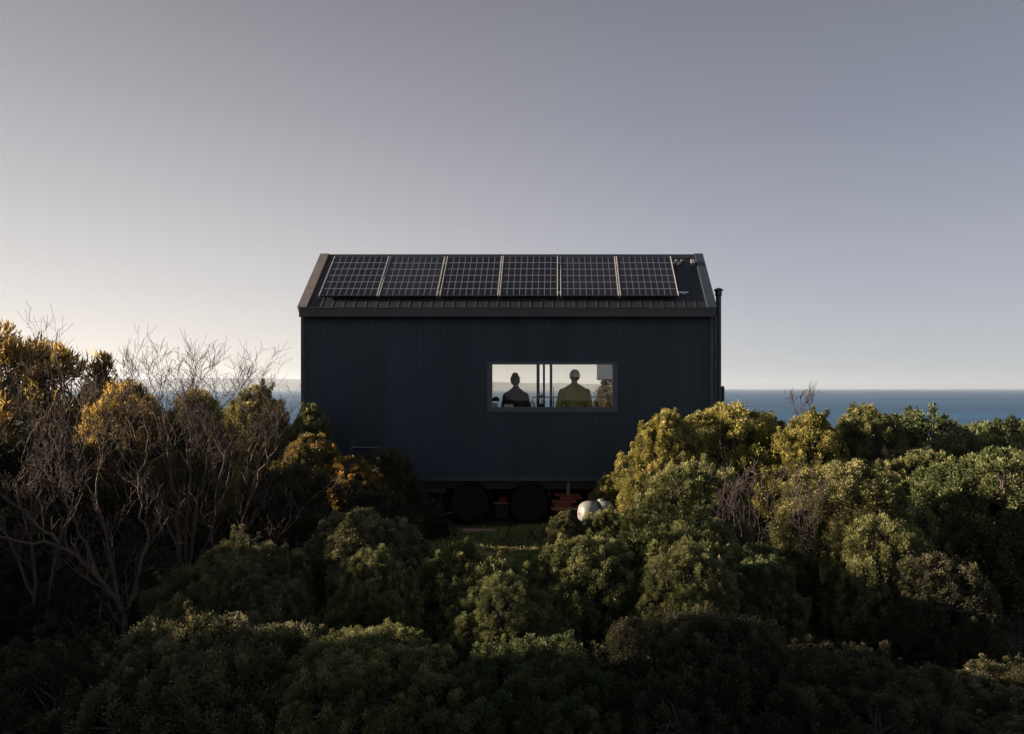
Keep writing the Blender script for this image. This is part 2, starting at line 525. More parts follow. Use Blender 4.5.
def shrub(x0, x1, top, Y, kind, mat, label, group='heath shrubs around the cabin', name='heath_shrub',
          rz=None, cat='shrub', depth=1.0, wide=None):
    """a shrub whose crown spans columns x0..x1 and reaches row `top`, at distance Y"""
    i = len([k for k in bpy.data.objects if k.name.startswith(name)])
    cx = ((x0 + x1) / 2 - CX) * Y / F
    rad = (x1 - x0) / 2 * Y / F * ((WIDE if Y > 7.5 else 1.22) if wide is None else wide)
    g = float(gz(cx, Y))
    h = EYE + (CY - top) * Y / F - g
    root = empty(name, (cx, Y, g), rz if rz is not None else (i * 2.399) % (2 * PI))
    a = min(ASPECTS, key=lambda q: abs(math.log(q * rad / h)))
    fm, sm = proto(kind, i % 2, a)
    root.scale = (rad, rad * depth, h / a)
    tag(root, label, cat, group)
    f = link('foliage', fm, None, root)
    if not fm.materials:
        fm.materials.append(M['f_green'])
    f.material_slots[0].link = 'OBJECT'
    f.material_slots[0].material = M[mat]
    s = link('stems', sm, None, root)
    if not sm.materials:
        sm.materials.append(M['bark'])
    return root

# ------------------------------------------------------------------ bare branches
def polytubes(name, lines, mat, parent=None, n=5):
    V = []; Fc = []
    b = 0
    for pts, rads in lines:
        P = np.asarray(pts, float); k = len(P)
        d = np.gradient(P, axis=0); d = unit(d)
        ref = np.array([0.37, 0.61, 0.70])
        a = unit(np.cross(d, ref)); c = np.cross(d, a)
        t = np.arange(n) * 2 * PI / n
        ring = P[:, None, :] + np.asarray(rads)[:, None, None] * (a[:, None, :] * np.cos(t)[None, :, None] + c[:, None, :] * np.sin(t)[None, :, None])
        V.append(ring.reshape(-1, 3))
        i = np.arange(k - 1)[:, None] * n; j = np.arange(n)[None, :]
        q = np.stack([i + j, i + (j + 1) % n, i + n + (j + 1) % n, i + n + j], -1).reshape(-1, 4) + b
        Fc.append(q)
        b += k * n
    V = np.concatenate(V); Fc = np.concatenate(Fc)
    me = bpy.data.meshes.new(name)
    me.vertices.add(len(V)); me.vertices.foreach_set('co', V.astype(np.float32).ravel())
    me.loops.add(len(Fc) * 4); me.loops.foreach_set('vertex_index', Fc.astype(np.int32).ravel())
    me.polygons.add(len(Fc)); me.polygons.foreach_set('loop_start', np.arange(0, len(Fc) * 4, 4, dtype=np.int32))
    me.polygons.foreach_set('use_smooth', np.ones(len(Fc), bool))
    me.update(calc_edges=True)
    return link(name, me, mat, parent)

def grow(lines, p, d, length, rad, depth, r, up=0.25, kink=0.22, nchild=(2, 4), spread=0.65, rmin=0.0022):
    k = max(4, int(6 * length / 0.5) if length < 0.8 else 8)
    p = np.array(p, float); d = unit(np.array(d, float))
    pts = [p.copy()]; seg = length / k
    for i in range(k):
        d = unit(d + r.normal(size=3) * kink + np.array([0, 0, up * 0.25]))
        p = p + d * seg
        pts.append(p.copy())
    rads = np.linspace(rad, max(rad * 0.45, rmin), k + 1)
    lines.append((pts, rads))
    if depth <= 0:
        return
    for c in range(r.integers(nchild[0], nchild[1] + 1)):
        i = r.integers(int(k * 0.3), k + 1)
        dd = unit(unit(pts[min(i, k)] - pts[max(i - 1, 0)]) + unit(r.normal(size=3)) * spread + np.array([0, 0, up]))
        grow(lines, pts[i], dd, length * r.uniform(0.5, 0.8), max(rads[i] * 0.7, rmin), depth - 1, r, up, kink, nchild, spread, rmin)

def bare(name, label, base, limbs, seed, mat='deadwood', depth=3, cat='dead shrub', group='bare dead shrubs', extra=None, rmin=0.0022, nchild=(3, 4), twigl=0.7, single=False):
    """limbs: lists of world points; twigs grow off them"""
    r = np.random.default_rng(seed)
    root = empty(name, base)
    tag(root, label, cat, group)
    b = np.array(base)
    trunk = []; tw = []
    for pts, r0, r1 in limbs:
        P = np.array([np.array(q) - b for q in pts], float)
        # resample with a little wander
        tt = np.linspace(0, len(P) - 1, (len(P) - 1) * 5 + 1)
        Q = np.stack([np.interp(tt, np.arange(len(P)), P[:, a]) for a in range(3)], 1)
        Q[1:-1] += r.normal(size=(len(Q) - 2, 3)) * 0.012
        rads = np.linspace(r0, r1, len(Q))
        trunk.append((Q, rads))
        for i in range(3, len(Q), 2):
            d = unit(Q[i] - Q[i - 1])
            dd = unit(d + unit(r.normal(size=3)) * 0.7 + np.array([0, 0, 0.35]))
            grow(tw, Q[i], dd, twigl * r.uniform(0.6, 1.2), max(rads[i] * 0.5, 0.004), depth - 1, r, nchild=nchild, rmin=rmin)
    if single:
        polytubes('branches', trunk + tw, mat, root, 5)
        return root
    polytubes('branches', trunk, mat, root, 7)
    polytubes('twigs', tw, mat, root, 4)
    return root

# ------------------------------------------------------------------ setting
def build_ground():
    def axis(pts):
        out = []
        for a, b, n in pts:
            out += list(np.linspace(a, b, n, endpoint=False))
        return np.array(out + [pts[-1][1]])
    xs = axis([(-600, -40, 24), (-40, 40, 200), (40, 600, 24)])
    ys = axis([(-120, -2, 20), (-2, 30, 90), (30, 90, 40), (90, 140, 6)])
    X, Y = np.meshgrid(xs, ys)
    Z = gz(X, Y)
    V = np.stack([X, Y, Z], -1).reshape(-1, 3)
    nx, ny = len(xs), len(ys)
    i = np.arange(ny - 1)[:, None] * nx; j = np.arange(nx - 1)[None, :]
    q = np.stack([i + j, i + j + 1, i + nx + j + 1, i + nx + j], -1).reshape(-1, 4)
    me = bpy.data.meshes.new('ground')
    me.from_pydata(V.tolist(), [], q.tolist())
    me.polygons.foreach_set('use_smooth', [True] * len(me.polygons))
    tag(link('ground', me, 'ground'), kind='structure')
build_ground()

SEA_Z = -18.0
HOR = 14000.0
mb = MB()
mb.poly([(-14000, 40, SEA_Z), (14000, 40, SEA_Z), (14000, HOR, SEA_Z), (-14000, HOR, SEA_Z)])
tag(mb.build('sea', 'sea'), kind='structure')

def build_headland():
    xs = np.linspace(-7000, 2100, 220); ys = np.linspace(6600, 8600, 30)
    X, Y = np.meshgrid(xs, ys)
    t = np.clip((1500 - X) / 3400, 0, 1)
    prof = 96 * t ** 0.75 + 8 * np.sin(X / 310) * t + 5 * np.sin(X / 117 + 1) * t
    u = (ys - 6600) / 2000.0
    cross = np.clip(np.sin(np.clip(u * 1.35, 0, 1) * PI * 0.5), 0, 1)[:, None] ** 0.7
    Z = SEA_Z - 3 + (prof + 21 * np.clip(t * 12, 0, 1)) * cross
    V = np.stack([X, Y, Z], -1).reshape(-1, 3)
    nx, ny = len(xs), len(ys)
    i = np.arange(ny - 1)[:, None] * nx; j = np.arange(nx - 1)[None, :]
    q = np.stack([i + j, i + j + 1, i + nx + j + 1, i + nx + j], -1).reshape(-1, 4)
    me = bpy.data.meshes.new('headland')
    me.from_pydata(V.tolist(), [], q.tolist())
    me.polygons.foreach_set('use_smooth', [True] * len(me.polygons))
    tag(link('headland', me, 'hill'), kind='structure')
build_headland()

# ------------------------------------------------------------------ the cabin on wheels
YF, YB = 13.5, 15.9          # front and back wall planes
XL, XR = -4.42, 2.70
ZB, ZE = 0.81, 3.66          # bottom of cladding, eave
FLOOR = 0.92
house = empty('tiny_house', ((XL + XR) / 2, (YF + YB) / 2, 0))
tag(house, 'dark blue-black cabin on a wheeled trailer with pitched roof and solar panels', 'tiny house')
HO = Vector(house.location)
class HB(MB):                # collects in world coordinates, stores relative to the house
    def build(self, name, mat, parent=None, **kw):
        self.v = [tuple(Vector(p) - HO) for p in self.v]
        return MB.build(self, name, mat, parent or house, **kw)

WX0, WX1 = (492.0 - CX) * YF / F, (612.6 - CX) * YF / F
WZ0, WZ1 = EYE - 19.2 * YF / F, EYE + 23.6 * YF / F
def sheet(mb, x0, x1, z0, z1, yf, sgn=-1, pitch=0.105, d=0.005):
    """vertical board-and-groove cladding between x0..x1"""
    x = x0; prof = []
    k0 = math.floor((x0 - XL) / pitch)
    prof.append((x0, 0))
    k = k0
    while True:
        g = XL + (k + 1) * pitch
        if g > x1 - 0.02:
            break
        if g > x0 + 0.02:
            prof += [(g - 0.009, 0), (g - 0.006, -d), (g + 0.006, -d), (g + 0.009, 0)]
        k += 1
    prof.append((x1, 0))
    for (a, da), (b, db) in zip(prof[:-1], prof[1:]):
        mb.poly([(a, yf - sgn * da, z0), (b, yf - sgn * db, z0), (b, yf - sgn * db, z1), (a, yf - sgn * da, z1)])
RZ = 4.876                    # ridge
YR = 14.7
GY0, GY1, GZ0, GZ1 = YF + 2.4 / 22 * 12, YF + 2.4 / 22 * 19, 3.12, 3.84     # unseen window added high in the left gable to let sun in
def house_shell():
    w = HB()
    sheet(w, XL, WX0, ZB, ZE, YF); sheet(w, WX1, XR, ZB, ZE, YF)
    sheet(w, WX0, WX1, ZB, WZ0, YF); sheet(w, WX0, WX1, WZ1, ZE, YF)
    # back wall with the wide sliding door opening
    DX0, DX1, DZ1 = -1.75, 1.45, 2.98
    sheet(w, XL, DX0, ZB, ZE, YB, 1); sheet(w, DX1, XR, ZB, ZE, YB, 1)
    sheet(w, DX0, DX1, ZB, FLOOR, YB, 1); sheet(w, DX0, DX1, DZ1, ZE, YB, 1)
    # gable ends
    for x in (XL, XR):
        n = 22
        ys = np.linspace(YF, YB, n + 1)
        for a, b in zip(ys[:-1], ys[1:]):
            za = ZE + (RZ - 0.06 - ZE) * (1 - abs(a - YR) / 1.2)
            zb = ZE + (RZ - 0.06 - ZE) * (1 - abs(b - YR) / 1.2)
            s = 0.010 if x > 0 else -0.010
            g = 0.012
            cuts = ((ZB, None),)
            if x < 0 and a > GY0 - .02 and b < GY1 + .02:
                cuts = ((ZB, GZ0), (GZ1, None))
            for c0, c1 in cuts:
                w.poly([(x, a + g, c0), (x, b - g, c0), (x, b - g, c1 or zb), (x, a + g, c1 or za)])
                w.poly([(x - s, a - g, c0), (x - s, a + g, c0), (x - s, a + g, c1 or za), (x - s, a - g, c1 or za)])
    w.build('wall', 'clad')
    # inner lining: faces a hand's width inside the cladding
    l = HB()
    t = 0.10
    def slab_y(y0, y1, x0, x1, z0, z1): l.box(x0, x1, y0, y1, z0, z1)
    xi0, xi1 = XL + 0.03, XR - 0.03
    for (x0, x1, z0, z1) in ((xi0, WX0 - .002, ZB + .02, ZE), (WX1 + .002, xi1, ZB + .02, ZE), (WX0 - .002, WX1 + .002, ZB + .02, WZ0 - .03), (WX0 - .002, WX1 + .002, WZ1 + .03, ZE)):
        slab_y(YF + 0.02, YF + t, x0, x1, z0, z1)
    for (x0, x1, z0, z1) in ((xi0, DX0 - .002, ZB + .02, ZE), (DX1 + .002, xi1, ZB + .02, ZE), (DX0 - .002, DX1 + .002, DZ1 + .002, ZE)):
        slab_y(YB - t, YB - 0.02, x0, x1, z0, z1)
    l.box(xi1 - .07, xi1, YF + t + .002, YB - t - .002, ZB + .02, ZE)
    l.box(xi0, xi0 + .07, YF + t + .002, YB - t - .002, ZB + .02, GZ0 - .03)
    l.box(xi0, xi0 + .07, YF + t + .002, GY0 - .03, GZ0 - .029, ZE)
    l.box(xi0, xi0 + .07, GY1 + .03, YB - t - .002, GZ0 - .029, ZE)
    # ceiling
    for s in (-1, 1):
        y0 = YR + s * 1.19
        l.poly([(xi0, y0, ZE), (xi1, y0, ZE), (xi1, YR, RZ - 0.16), (xi0, YR, RZ - 0.16)])
    l.build('lining', 'lining')
    f = HB().box(xi0 + .08, xi1 - .08, YF + t + .003, YB - .12, FLOOR - 0.08, FLOOR)
    f.build('floor', 'floor')
    # sliding doors on the far side
    d = HB()
    for x0, x1 in ((DX0, DX0 + .05), (-.415, -.353), (-.287, -.243), (-.148, -.095), (DX1 - .05, DX1)):
        d.box(x0, x1, YB - .09, YB - .03, FLOOR + .005, DZ1 - .002)
    d.box(DX0 + .051, DX1 - .051, YB - .095, YB - .025, DZ1 - .05, DZ1 - .004)
    d.box(DX0 + .051, DX1 - .051, YB - .095, YB - .025, FLOOR + .004, FLOOR + .05)
    door = d.build('sliding_door', 'black')
    g = HB()
    g.poly([(DX0 + .05, YB - .06, FLOOR + .05), (-.415, YB - .06, FLOOR + .05), (-.415, YB - .06, DZ1 - .05), (DX0 + .05, YB - .06, DZ1 - .05)])
    g.poly([(-.095, YB - .061, FLOOR + .05), (DX1 - .05, YB - .061, FLOOR + .05), (DX1 - .05, YB - .061, DZ1 - .05), (-.095, YB - .061, DZ1 - .05)])
    gp = g.build('pane', 'glass'); gp.parent = door
    # near window
    fr = HB()
    o = 0.085
    fr.box(WX0 - o, WX0, YF - .022, YF + .105, WZ0 - o, WZ1 + .045)
    fr.box(WX1, WX1 + o, YF - .022, YF + .105, WZ0 - o, WZ1 + .045)
    fr.box(WX0 + .0005, WX1 - .0005, YF - .024, YF + .105, WZ1, WZ1 + .046)
    fr.box(WX0 + .0005, WX1 - .0005, YF - .030, YF + .105, WZ0 - o - .004, WZ0)
    frame = fr.build('window', 'winframe', bevel=0.004)
    g = HB()
    g.poly([(WX0, YF + .05, WZ0), (WX1, YF + .05, WZ0), (WX1, YF + .05, WZ1), (WX0, YF + .05, WZ1)])
    gp = g.build('pane', 'glass'); gp.parent = frame
    fr = HB()
    for y0, y1, z0, z1 in ((GY0 - .02, GY0 + .03, GZ0 - .02, GZ1 + .02), (GY1 - .03, GY1 + .02, GZ0 - .02, GZ1 + .02), (GY0 + .031, GY1 - .031, GZ0 - .02, GZ0 + .03), (GY0 + .031, GY1 - .031, GZ1 - .03, GZ1 + .02)):
        fr.box(XL - .022, XL + .10, y0, y1, z0, z1)
    frame = fr.build('window', 'trim')  # frame of the added gable opening that brings sunlight indoors
    g = HB(); g.poly([(XL + .04, GY0 + .03, GZ0 + .03), (XL + .04, GY1 - .03, GZ0 + .03), (XL + .04, GY1 - .03, GZ1 - .03), (XL + .04, GY0 + .03, GZ1 - .03)])
    gp = g.build('pane', 'glass'); gp.parent = frame
    # corner trims
    for nm, (x0, x1) in (('corner_trim', (XL - .012, XL + .055)), ('corner_trim', (XR - .055, XR + .012))):
        c = HB()
        c.box(x0, x1, YF - .016, YF + .05, ZB - .01, ZE - .07)
        c.build(nm, 'trim', bevel=0.004)
    # bottom flashing
    HB().box(XL + .056, XR - .056, YF - .012, YF + .03, ZB - .05, ZB + .03).build('base_flashing', 'trim')
    # inside: counter under the near window, grey cupboard
    HB().box(WX0 - .5, WX1 + .6, YF + .106, YF + .52, WZ0 - .055, WZ0 - .012).build('counter', 'floor', bevel=0.004)
    HB().box(.806, DX1 - .052, YB - .125, YB - .119, 2.552, DZ1 - .052).build('roller_blind', 'blind')
    HB().box(.800, DX1 - .050, YB - .130, YB - .114, 2.535, 2.551).build('blind_rail', 'alu')
    HB().tube([(-3.55, YF - .03, EYE - 59.5 * YF / F), (-3.05, YF - .03, EYE - 59.5 * YF / F)], .011, 8).build('pipe', 'rim')
    v = HB(); v.lathe([(.008, 0), (.014, -.006), (.014, -.02), (.006, -.03)], 10, (-2.27, YF - .005, EYE - 66 * YF / F), 'Y')
    v.build('tap', 'trim')
house_shell()

B = (RZ - 3.744) / 1.3         # roof slope
EY, EZ = 13.40, 3.744
def rz_(y):
    return EZ + B * (y - EY) if y <= YR else EZ + B * (2 * YR - y - EY)
SL = math.atan(B)
def house_roof():
    x0, x1 = XL - .02, XR + .03
    r = HB()
    for s in (1, -1):
        def P(x, y, up=0.0):
            n = Vector((0, -math.sin(SL), math.cos(SL)))
            q = Vector((x, y, EZ + B * (y - EY))) + n * up
            if s < 0:
                q.y = 2 * YR - q.y
            return q
        prof = [(x0, 0)]
        x = x0 + 0.19
        while x < x1 - .1:
            prof += [(x - .018, 0), (x - .008, .005), (x + .008, .005), (x + .018, 0)]
            x += 0.19
        prof.append((x1, 0))
        for (a, ua), (b, ub) in zip(prof[:-1], prof[1:]):
            r.poly([P(a, EY + .01, ua), P(b, EY + .01, ub), P(b, YR - .004, ub), P(a, YR - .004, ua)])
        r.poly([P(x0, EY + .01, -.05), P(x1, EY + .01, -.05), P(x1, YR, -.05), P(x0, YR, -.05)])
    r.build('roof', 'roof')
    # rakes
    for xa, xb, mt in ((x0 - .012, x0 + .145, 'rake_sunlit'), (x1 - .145, x1 + .012, 'trim')):
        k = HB()
        for s in (1, -1):
            def Q(x, y, up):
                n = Vector((0, -math.sin(SL), math.cos(SL)))
                q = Vector((x, y, EZ + B * (y - EY))) + n * up
                if s < 0: q.y = 2 * YR - q.y
                return q
            c = [Q(xa, EY - .012, -.09), Q(xb, EY - .012, -.09), Q(xb, EY - .012, .036), Q(xa, EY - .012, .036),
                 Q(xa, YR, -.09), Q(xb, YR, -.09), Q(xb, YR, .036), Q(xa, YR, .036)]
            b = len(k.v); k.v += [tuple(p) for p in c]
            for q in ((0, 1, 2, 3), (4, 7, 6, 5), (3, 2, 6, 7), (0, 4, 5, 1), (0, 3, 7, 4), (1, 5, 6, 2)):
                k.f.append(tuple(b + i for i in q))
        k.build('rake_trim', mt)
    # ridge cap
    k = HB()
    for s in (1, -1):
        n = Vector((0, -math.sin(SL), math.cos(SL)))
        pts = []
        for x in (x0 + .146, x1 - .146):
            for y, up in ((YR - .11, .014), (YR, .02)):
                q = Vector((x, y, EZ + B * (y - EY))) + n * up
                if s < 0: q.y = 2 * YR - q.y
                if y == YR: q.y = YR
                pts.append(q)
        k.poly([pts[0], pts[2], pts[3], pts[1]])
    k.build('ridge_cap', 'roof')
    # gutters
    for s in (1, -1):
        g = HB()
        ya, yb = EY - .10, EY + .012
        if s < 0: ya, yb = 2 * YR - yb, 2 * YR - ya
        g.box(x0 + .035, x1 - .015, ya, yb, 3.585, 3.742)
        g.box(x0 + .032, x1 - .012, ya - .008 if s > 0 else yb - .01, ya + .01 if s > 0 else yb + .008, 3.728, 3.75)
        g.build('gutter', 'gutter', bevel=0.006)
        so = HB()
        so.box(x0 + .05, x1 - .05, min(EY + .012, YF) if s > 0 else YB, YF - .014 if s > 0 else 2 * YR - EY - .012, 3.60, 3.655)
        so.build('soffit', 'trim')
    # mounting rails, clamps, solar panels
    base_y, base_z = 13.60, EZ + B * (13.60 - EY)
    nrm = Vector((0, -math.sin(SL), math.cos(SL)))
    rot = Matrix.Rotation(SL, 4, 'X')
    org = Vector((-4.146, base_y, base_z)) + nrm * .06
    T = Matrix.Translation(org) @ rot
    for sy in (.16, 1.13):
        rail = HB().box(-.02, 6.45, sy - .02, sy + .02, -.034, -.021, T).build('mounting_rail', 'alu')
        for i in range(8):
            xx = .05 + i * .9
            f = HB().box(xx, xx + .05, sy - .03, sy + .03, -.058, -.035, T).build('rail_foot', 'alu')
            f.parent = rail
    for xx, w_, y0, y1, z0, z1 in ((6.33, .03, 1.10, 1.16, -.02, .03), (6.43, .03, 1.10, 1.16, -.02, .03), (6.62, .06, 1.05, 1.19, -.058, .02)):
        HB().box(xx, xx + w_, y0, y1, z0, z1, T).build('rail_clamp', 'galv')
    pitch = 1.043; L = 1.29
    xoff = [0.0, 1.04, 2.10, 3.14, 4.20, 5.24]
    for i in range(6):
        w = 1.028
        p = bpy.data.objects.new('solar_panel', None); COL.objects.link(p)
        p.parent = house
        p.matrix_local = Matrix.Translation(org + T.to_3x3() @ Vector((xoff[i], 0, 0)) - HO) @ rot @ Matrix.Rotation(R((0.25, -0.3, 0.1, 0.35, -0.2, 0.15)[i]), 4, 'X')
        b = MB()
        t = .034
        for xx in (0.005, w - .017):
            MB().box(xx, xx + .012, 0, L, -.02, .02).build('side_rail', 'alu', p, bevel=.002)
        for yy in (0, L - .010):
            MB().box(.0262, w - .0262, yy, yy + .010, -.02, .0185).build('end_rail', 'black', p)
        me = bpy.data.meshes.new('cells')
        me.from_pydata([(.0262, .0102, .013), (w - .0262, .0102, .013), (w - .0262, L - .0102, .013), (.0262, L - .0102, .013)], [], [(0, 1, 2, 3)])
        uv = me.uv_layers.new(name='UVMap')
        for k, q in enumerate(((0, 0), (1, 0), (1, 1), (0, 1))):
            uv.data[k].uv = q
        link('cells', me, 'solar', p)
        k = MB(); k.poly([(.0262, .0102, -.012), (w - .0262, .0102, -.012), (w - .0262, L - .0102, -.012), (.0262, L - .0102, -.012)])
        k.build('backsheet', 'black', p)
house_roof()

def house_misc():
    # flue on the right gable, with its cap
    fx, fy = (718.5 - CX) * 14.0 / F, 14.0
    zt = EYE + 98 * fy / F
    fl = HB(); fl.tube([(fx, fy, .6), (fx, fy, zt)], .048, 16)
    fo = fl.build('flue', 'flue', smooth=False)
    c = HB(); c.lathe([(.045, -.12), (.062, -.10), (.062, -.02), (.085, -.015), (.085, .005), (.03, .035)], 16, (fx, fy, zt))
    co = c.build('cap', 'flue'); co.parent = fo
    for z in (1.6, 2.9):
        bo = HB().box(XR + .013, fx - .045, fy - .02, fy + .02, z, z + .03).build('bracket', 'black'); bo.parent = fo
    # downpipe in the front right corner
    dp = HB(); dp.tube([(XR + .048, YF + .06, 3.60), (XR + .048, YF + .06, .5)], .032, 12)
    dp.build('downpipe', 'flue')
    # chassis
    ch = HB()
    for y in (YF + .22, YB - .34):
        ch.box(XL + .15, XR - .15, y, y + .12, .60, .755)
    for i in range(9):
        x = XL + .3 + i * .8
        ch.box(x, x + .07, YF + .345, YB - .345, .62, .74)
    ch.box(XL + .05, XR - .05, YF + .05, YB - .05, .756, .809)
    ch.build('chassis', 'black')
    st = HB(); z = EYE - 102 * 13.62 / F
    st.box(-2.33, -1.93, 13.56, 13.68, z - .04, z + .045)
    st.build('step_bracket', 'rim')
    for x in (-2.05, 2.2, -4.1):
        lg = HB(); lg.box(x - .03, x + .03, YF + .25, YF + .31, .03, .598); lg.box(x - .1, x + .1, YF + .2, YF + .38, 0.0, .03)
        lg.build('stabiliser_leg', 'rim')
    p = HB(); q = at(568, 476, 13.7)
    p.tube([(q.x, 13.7, .80), (q.x, 13.7, .50)], .028, 10)
    p.build('drain_pipe', 'galv')
    # axle pair
    for px in (469, 529):
        for y, s in ((13.72, -1), (15.62, 1)):
            w = bpy.data.objects.new('wheel', None); COL.objects.link(w); w.parent = house
            x = (px - CX) * 13.6 / F
            w.location = Vector((x, y, .345)) - HO
            t = MB(); wd = .105
            prof = [(.20, -wd * .9), (.30, -wd), (.33, -wd * .82), (.342, -wd * .4), (.345, 0), (.342, wd * .4), (.33, wd * .82), (.30, wd), (.20, wd * .9)]
            t.lathe(prof, 36, (0, 0, 0), 'Y'); t.build('tyre', 'rubber', w, smooth=True)
            r = MB(); f = s
            r.lathe([(.199, f * .09), (.195, f * .097), (.17, f * .06), (.08, f * .05), (.07, f * .085), (.03, f * .09)], 24, (0, 0, 0), 'Y')
            for k in range(5):
                a = 2 * PI * k / 5
                r.lathe([(.012, f * .05), (.012, f * .075)], 8, (.11 * math.cos(a), 0, .11 * math.sin(a)), 'Y')
            r.build('rim', 'rim', w)
    for px in (469, 529):
        x = (px - CX) * 13.6 / F
        HB().tube([(x, 13.84, .345), (x, 15.5, .345)], .03, 8).build('axle', 'black')
    for px in (469, 529):
        m = HB(); x = (px - CX) * 13.6 / F
        n = 14
        for k in range(n):
            a0 = PI * k / n; a1 = PI * (k + 1) / n
            pts = [(x + .40 * math.cos(a0), .345 + .40 * math.sin(a0)), (x + .40 * math.cos(a1), .345 + .40 * math.sin(a1))]
            m.poly([(pts[0][0], 13.58, pts[0][1]), (pts[1][0], 13.58, pts[1][1]), (pts[1][0], 13.86, pts[1][1]), (pts[0][0], 13.86, pts[0][1])])
        m.build('mudguard', 'black')
house_misc()

# deck on the sea side with a thin rail
deck = empty('deck', (0.2, 16.9, 0))
tag(deck, 'raised timber deck with thin dark rail seen through the cabin window', 'deck')
d = MB()
for i in range(12):
    d.box(-2.6, 2.0, -.95 + i * .145, -.95 + i * .145 + .135, .80, .835)
d.build('boards', 'deckwood', deck)
for x in (-2.5, -.25, 1.9):
    for y in (-.85, .65):
        MB().box(x - .05, x + .05, y - .05, y + .05, -.3, .798).build('post', 'deckwood', deck)
rl = MB()
rl.tube([(-.75, .68, 2.165), (.95, .68, 2.165)], .012, 8)
rl.tube([(-.75, .68, 1.5), (.95, .68, 1.5)], .008, 8)
for x in (-.75, -.28, .95):
    rl.tube([(x, .68, .836), (x, .68, 2.40 if x == -.28 else 2.165)], .012, 8)
rl.build('rail', 'black', deck)

p = at(722.7, 386, 14.4)
po = empty('post', (p.x, 14.4, 0)); tag(po, 'short dark post standing just right of the cabin flue', 'post')
t = MB(); t.lathe([(.034, 0), (.034, p.z - .04), (.03, p.z - .012), (.014, p.z)], 14); t.build('shaft', 'flue', po)
t = MB(); t.lathe([(.08, -.02), (.08, .012), (.05, .03)], 14); t.build('foot', 'black', po)

# ------------------------------------------------------------------ people in the cabin
def capsule_mesh(bones, extra=None, voxel=0.009, smooth=6):
    bm = bmesh.new()
    for p0, r0, p1, r1 in bones:
        p0 = Vector(p0); p1 = Vector(p1)
        d = p1 - p0
        q = Vector((0, 0, 1)).rotation_difference(d.normalized() if d.length > 1e-6 else Vector((0, 0, 1))).to_matrix().to_4x4()
        steps = []
        for k in range(5):
            a = -PI / 2 + PI / 2 * k / 4.0
            steps.append((max(r0 * math.cos(a), 1e-4), r0 * math.sin(a)))
        for k in range(5):
            a = PI / 2 * k / 4.0
            steps.append((max(r1 * math.cos(a), 1e-4), d.length + r1 * math.sin(a)))
        n = 14; rings = []
        for r, h in steps:
            rings.append([bm.verts.new(p0 + (q @ Vector((r * math.cos(2 * PI * j / n), r * math.sin(2 * PI * j / n), h)))) for j in range(n)])
        for a, b in zip(rings[:-1], rings[1:]):
            for j in range(n):
                bm.faces.new((a[j], a[(j + 1) % n], b[(j + 1) % n], b[j]))
        bm.faces.new(rings[0][::-1]); bm.faces.new(rings[-1])
    for c, rad in (extra or []):
        m = Matrix.Translation(c) @ Matrix.Diagonal((*rad, 1))
        bmesh.ops.create_icosphere(bm, subdivisions=3, radius=1, matrix=m)
    me = bpy.data.meshes.new('tmp'); bm.to_mesh(me); bm.free()
    o = bpy.data.objects.new('tmp', me); COL.objects.link(o)
    rm = o.modifiers.new('r', 'REMESH'); rm.mode = 'VOXEL'; rm.voxel_size = voxel
    if smooth:
        s = o.modifiers.new('s', 'SMOOTH'); s.iterations = smooth; s.factor = 0.5
    dg = bpy.context.evaluated_depsgraph_get()
    out = bpy.data.meshes.new_from_object(o.evaluated_get(dg))
    bpy.data.objects.remove(o); bpy.data.meshes.remove(me)
    out.polygons.foreach_set('use_smooth', [True] * len(out.polygons))
    return out

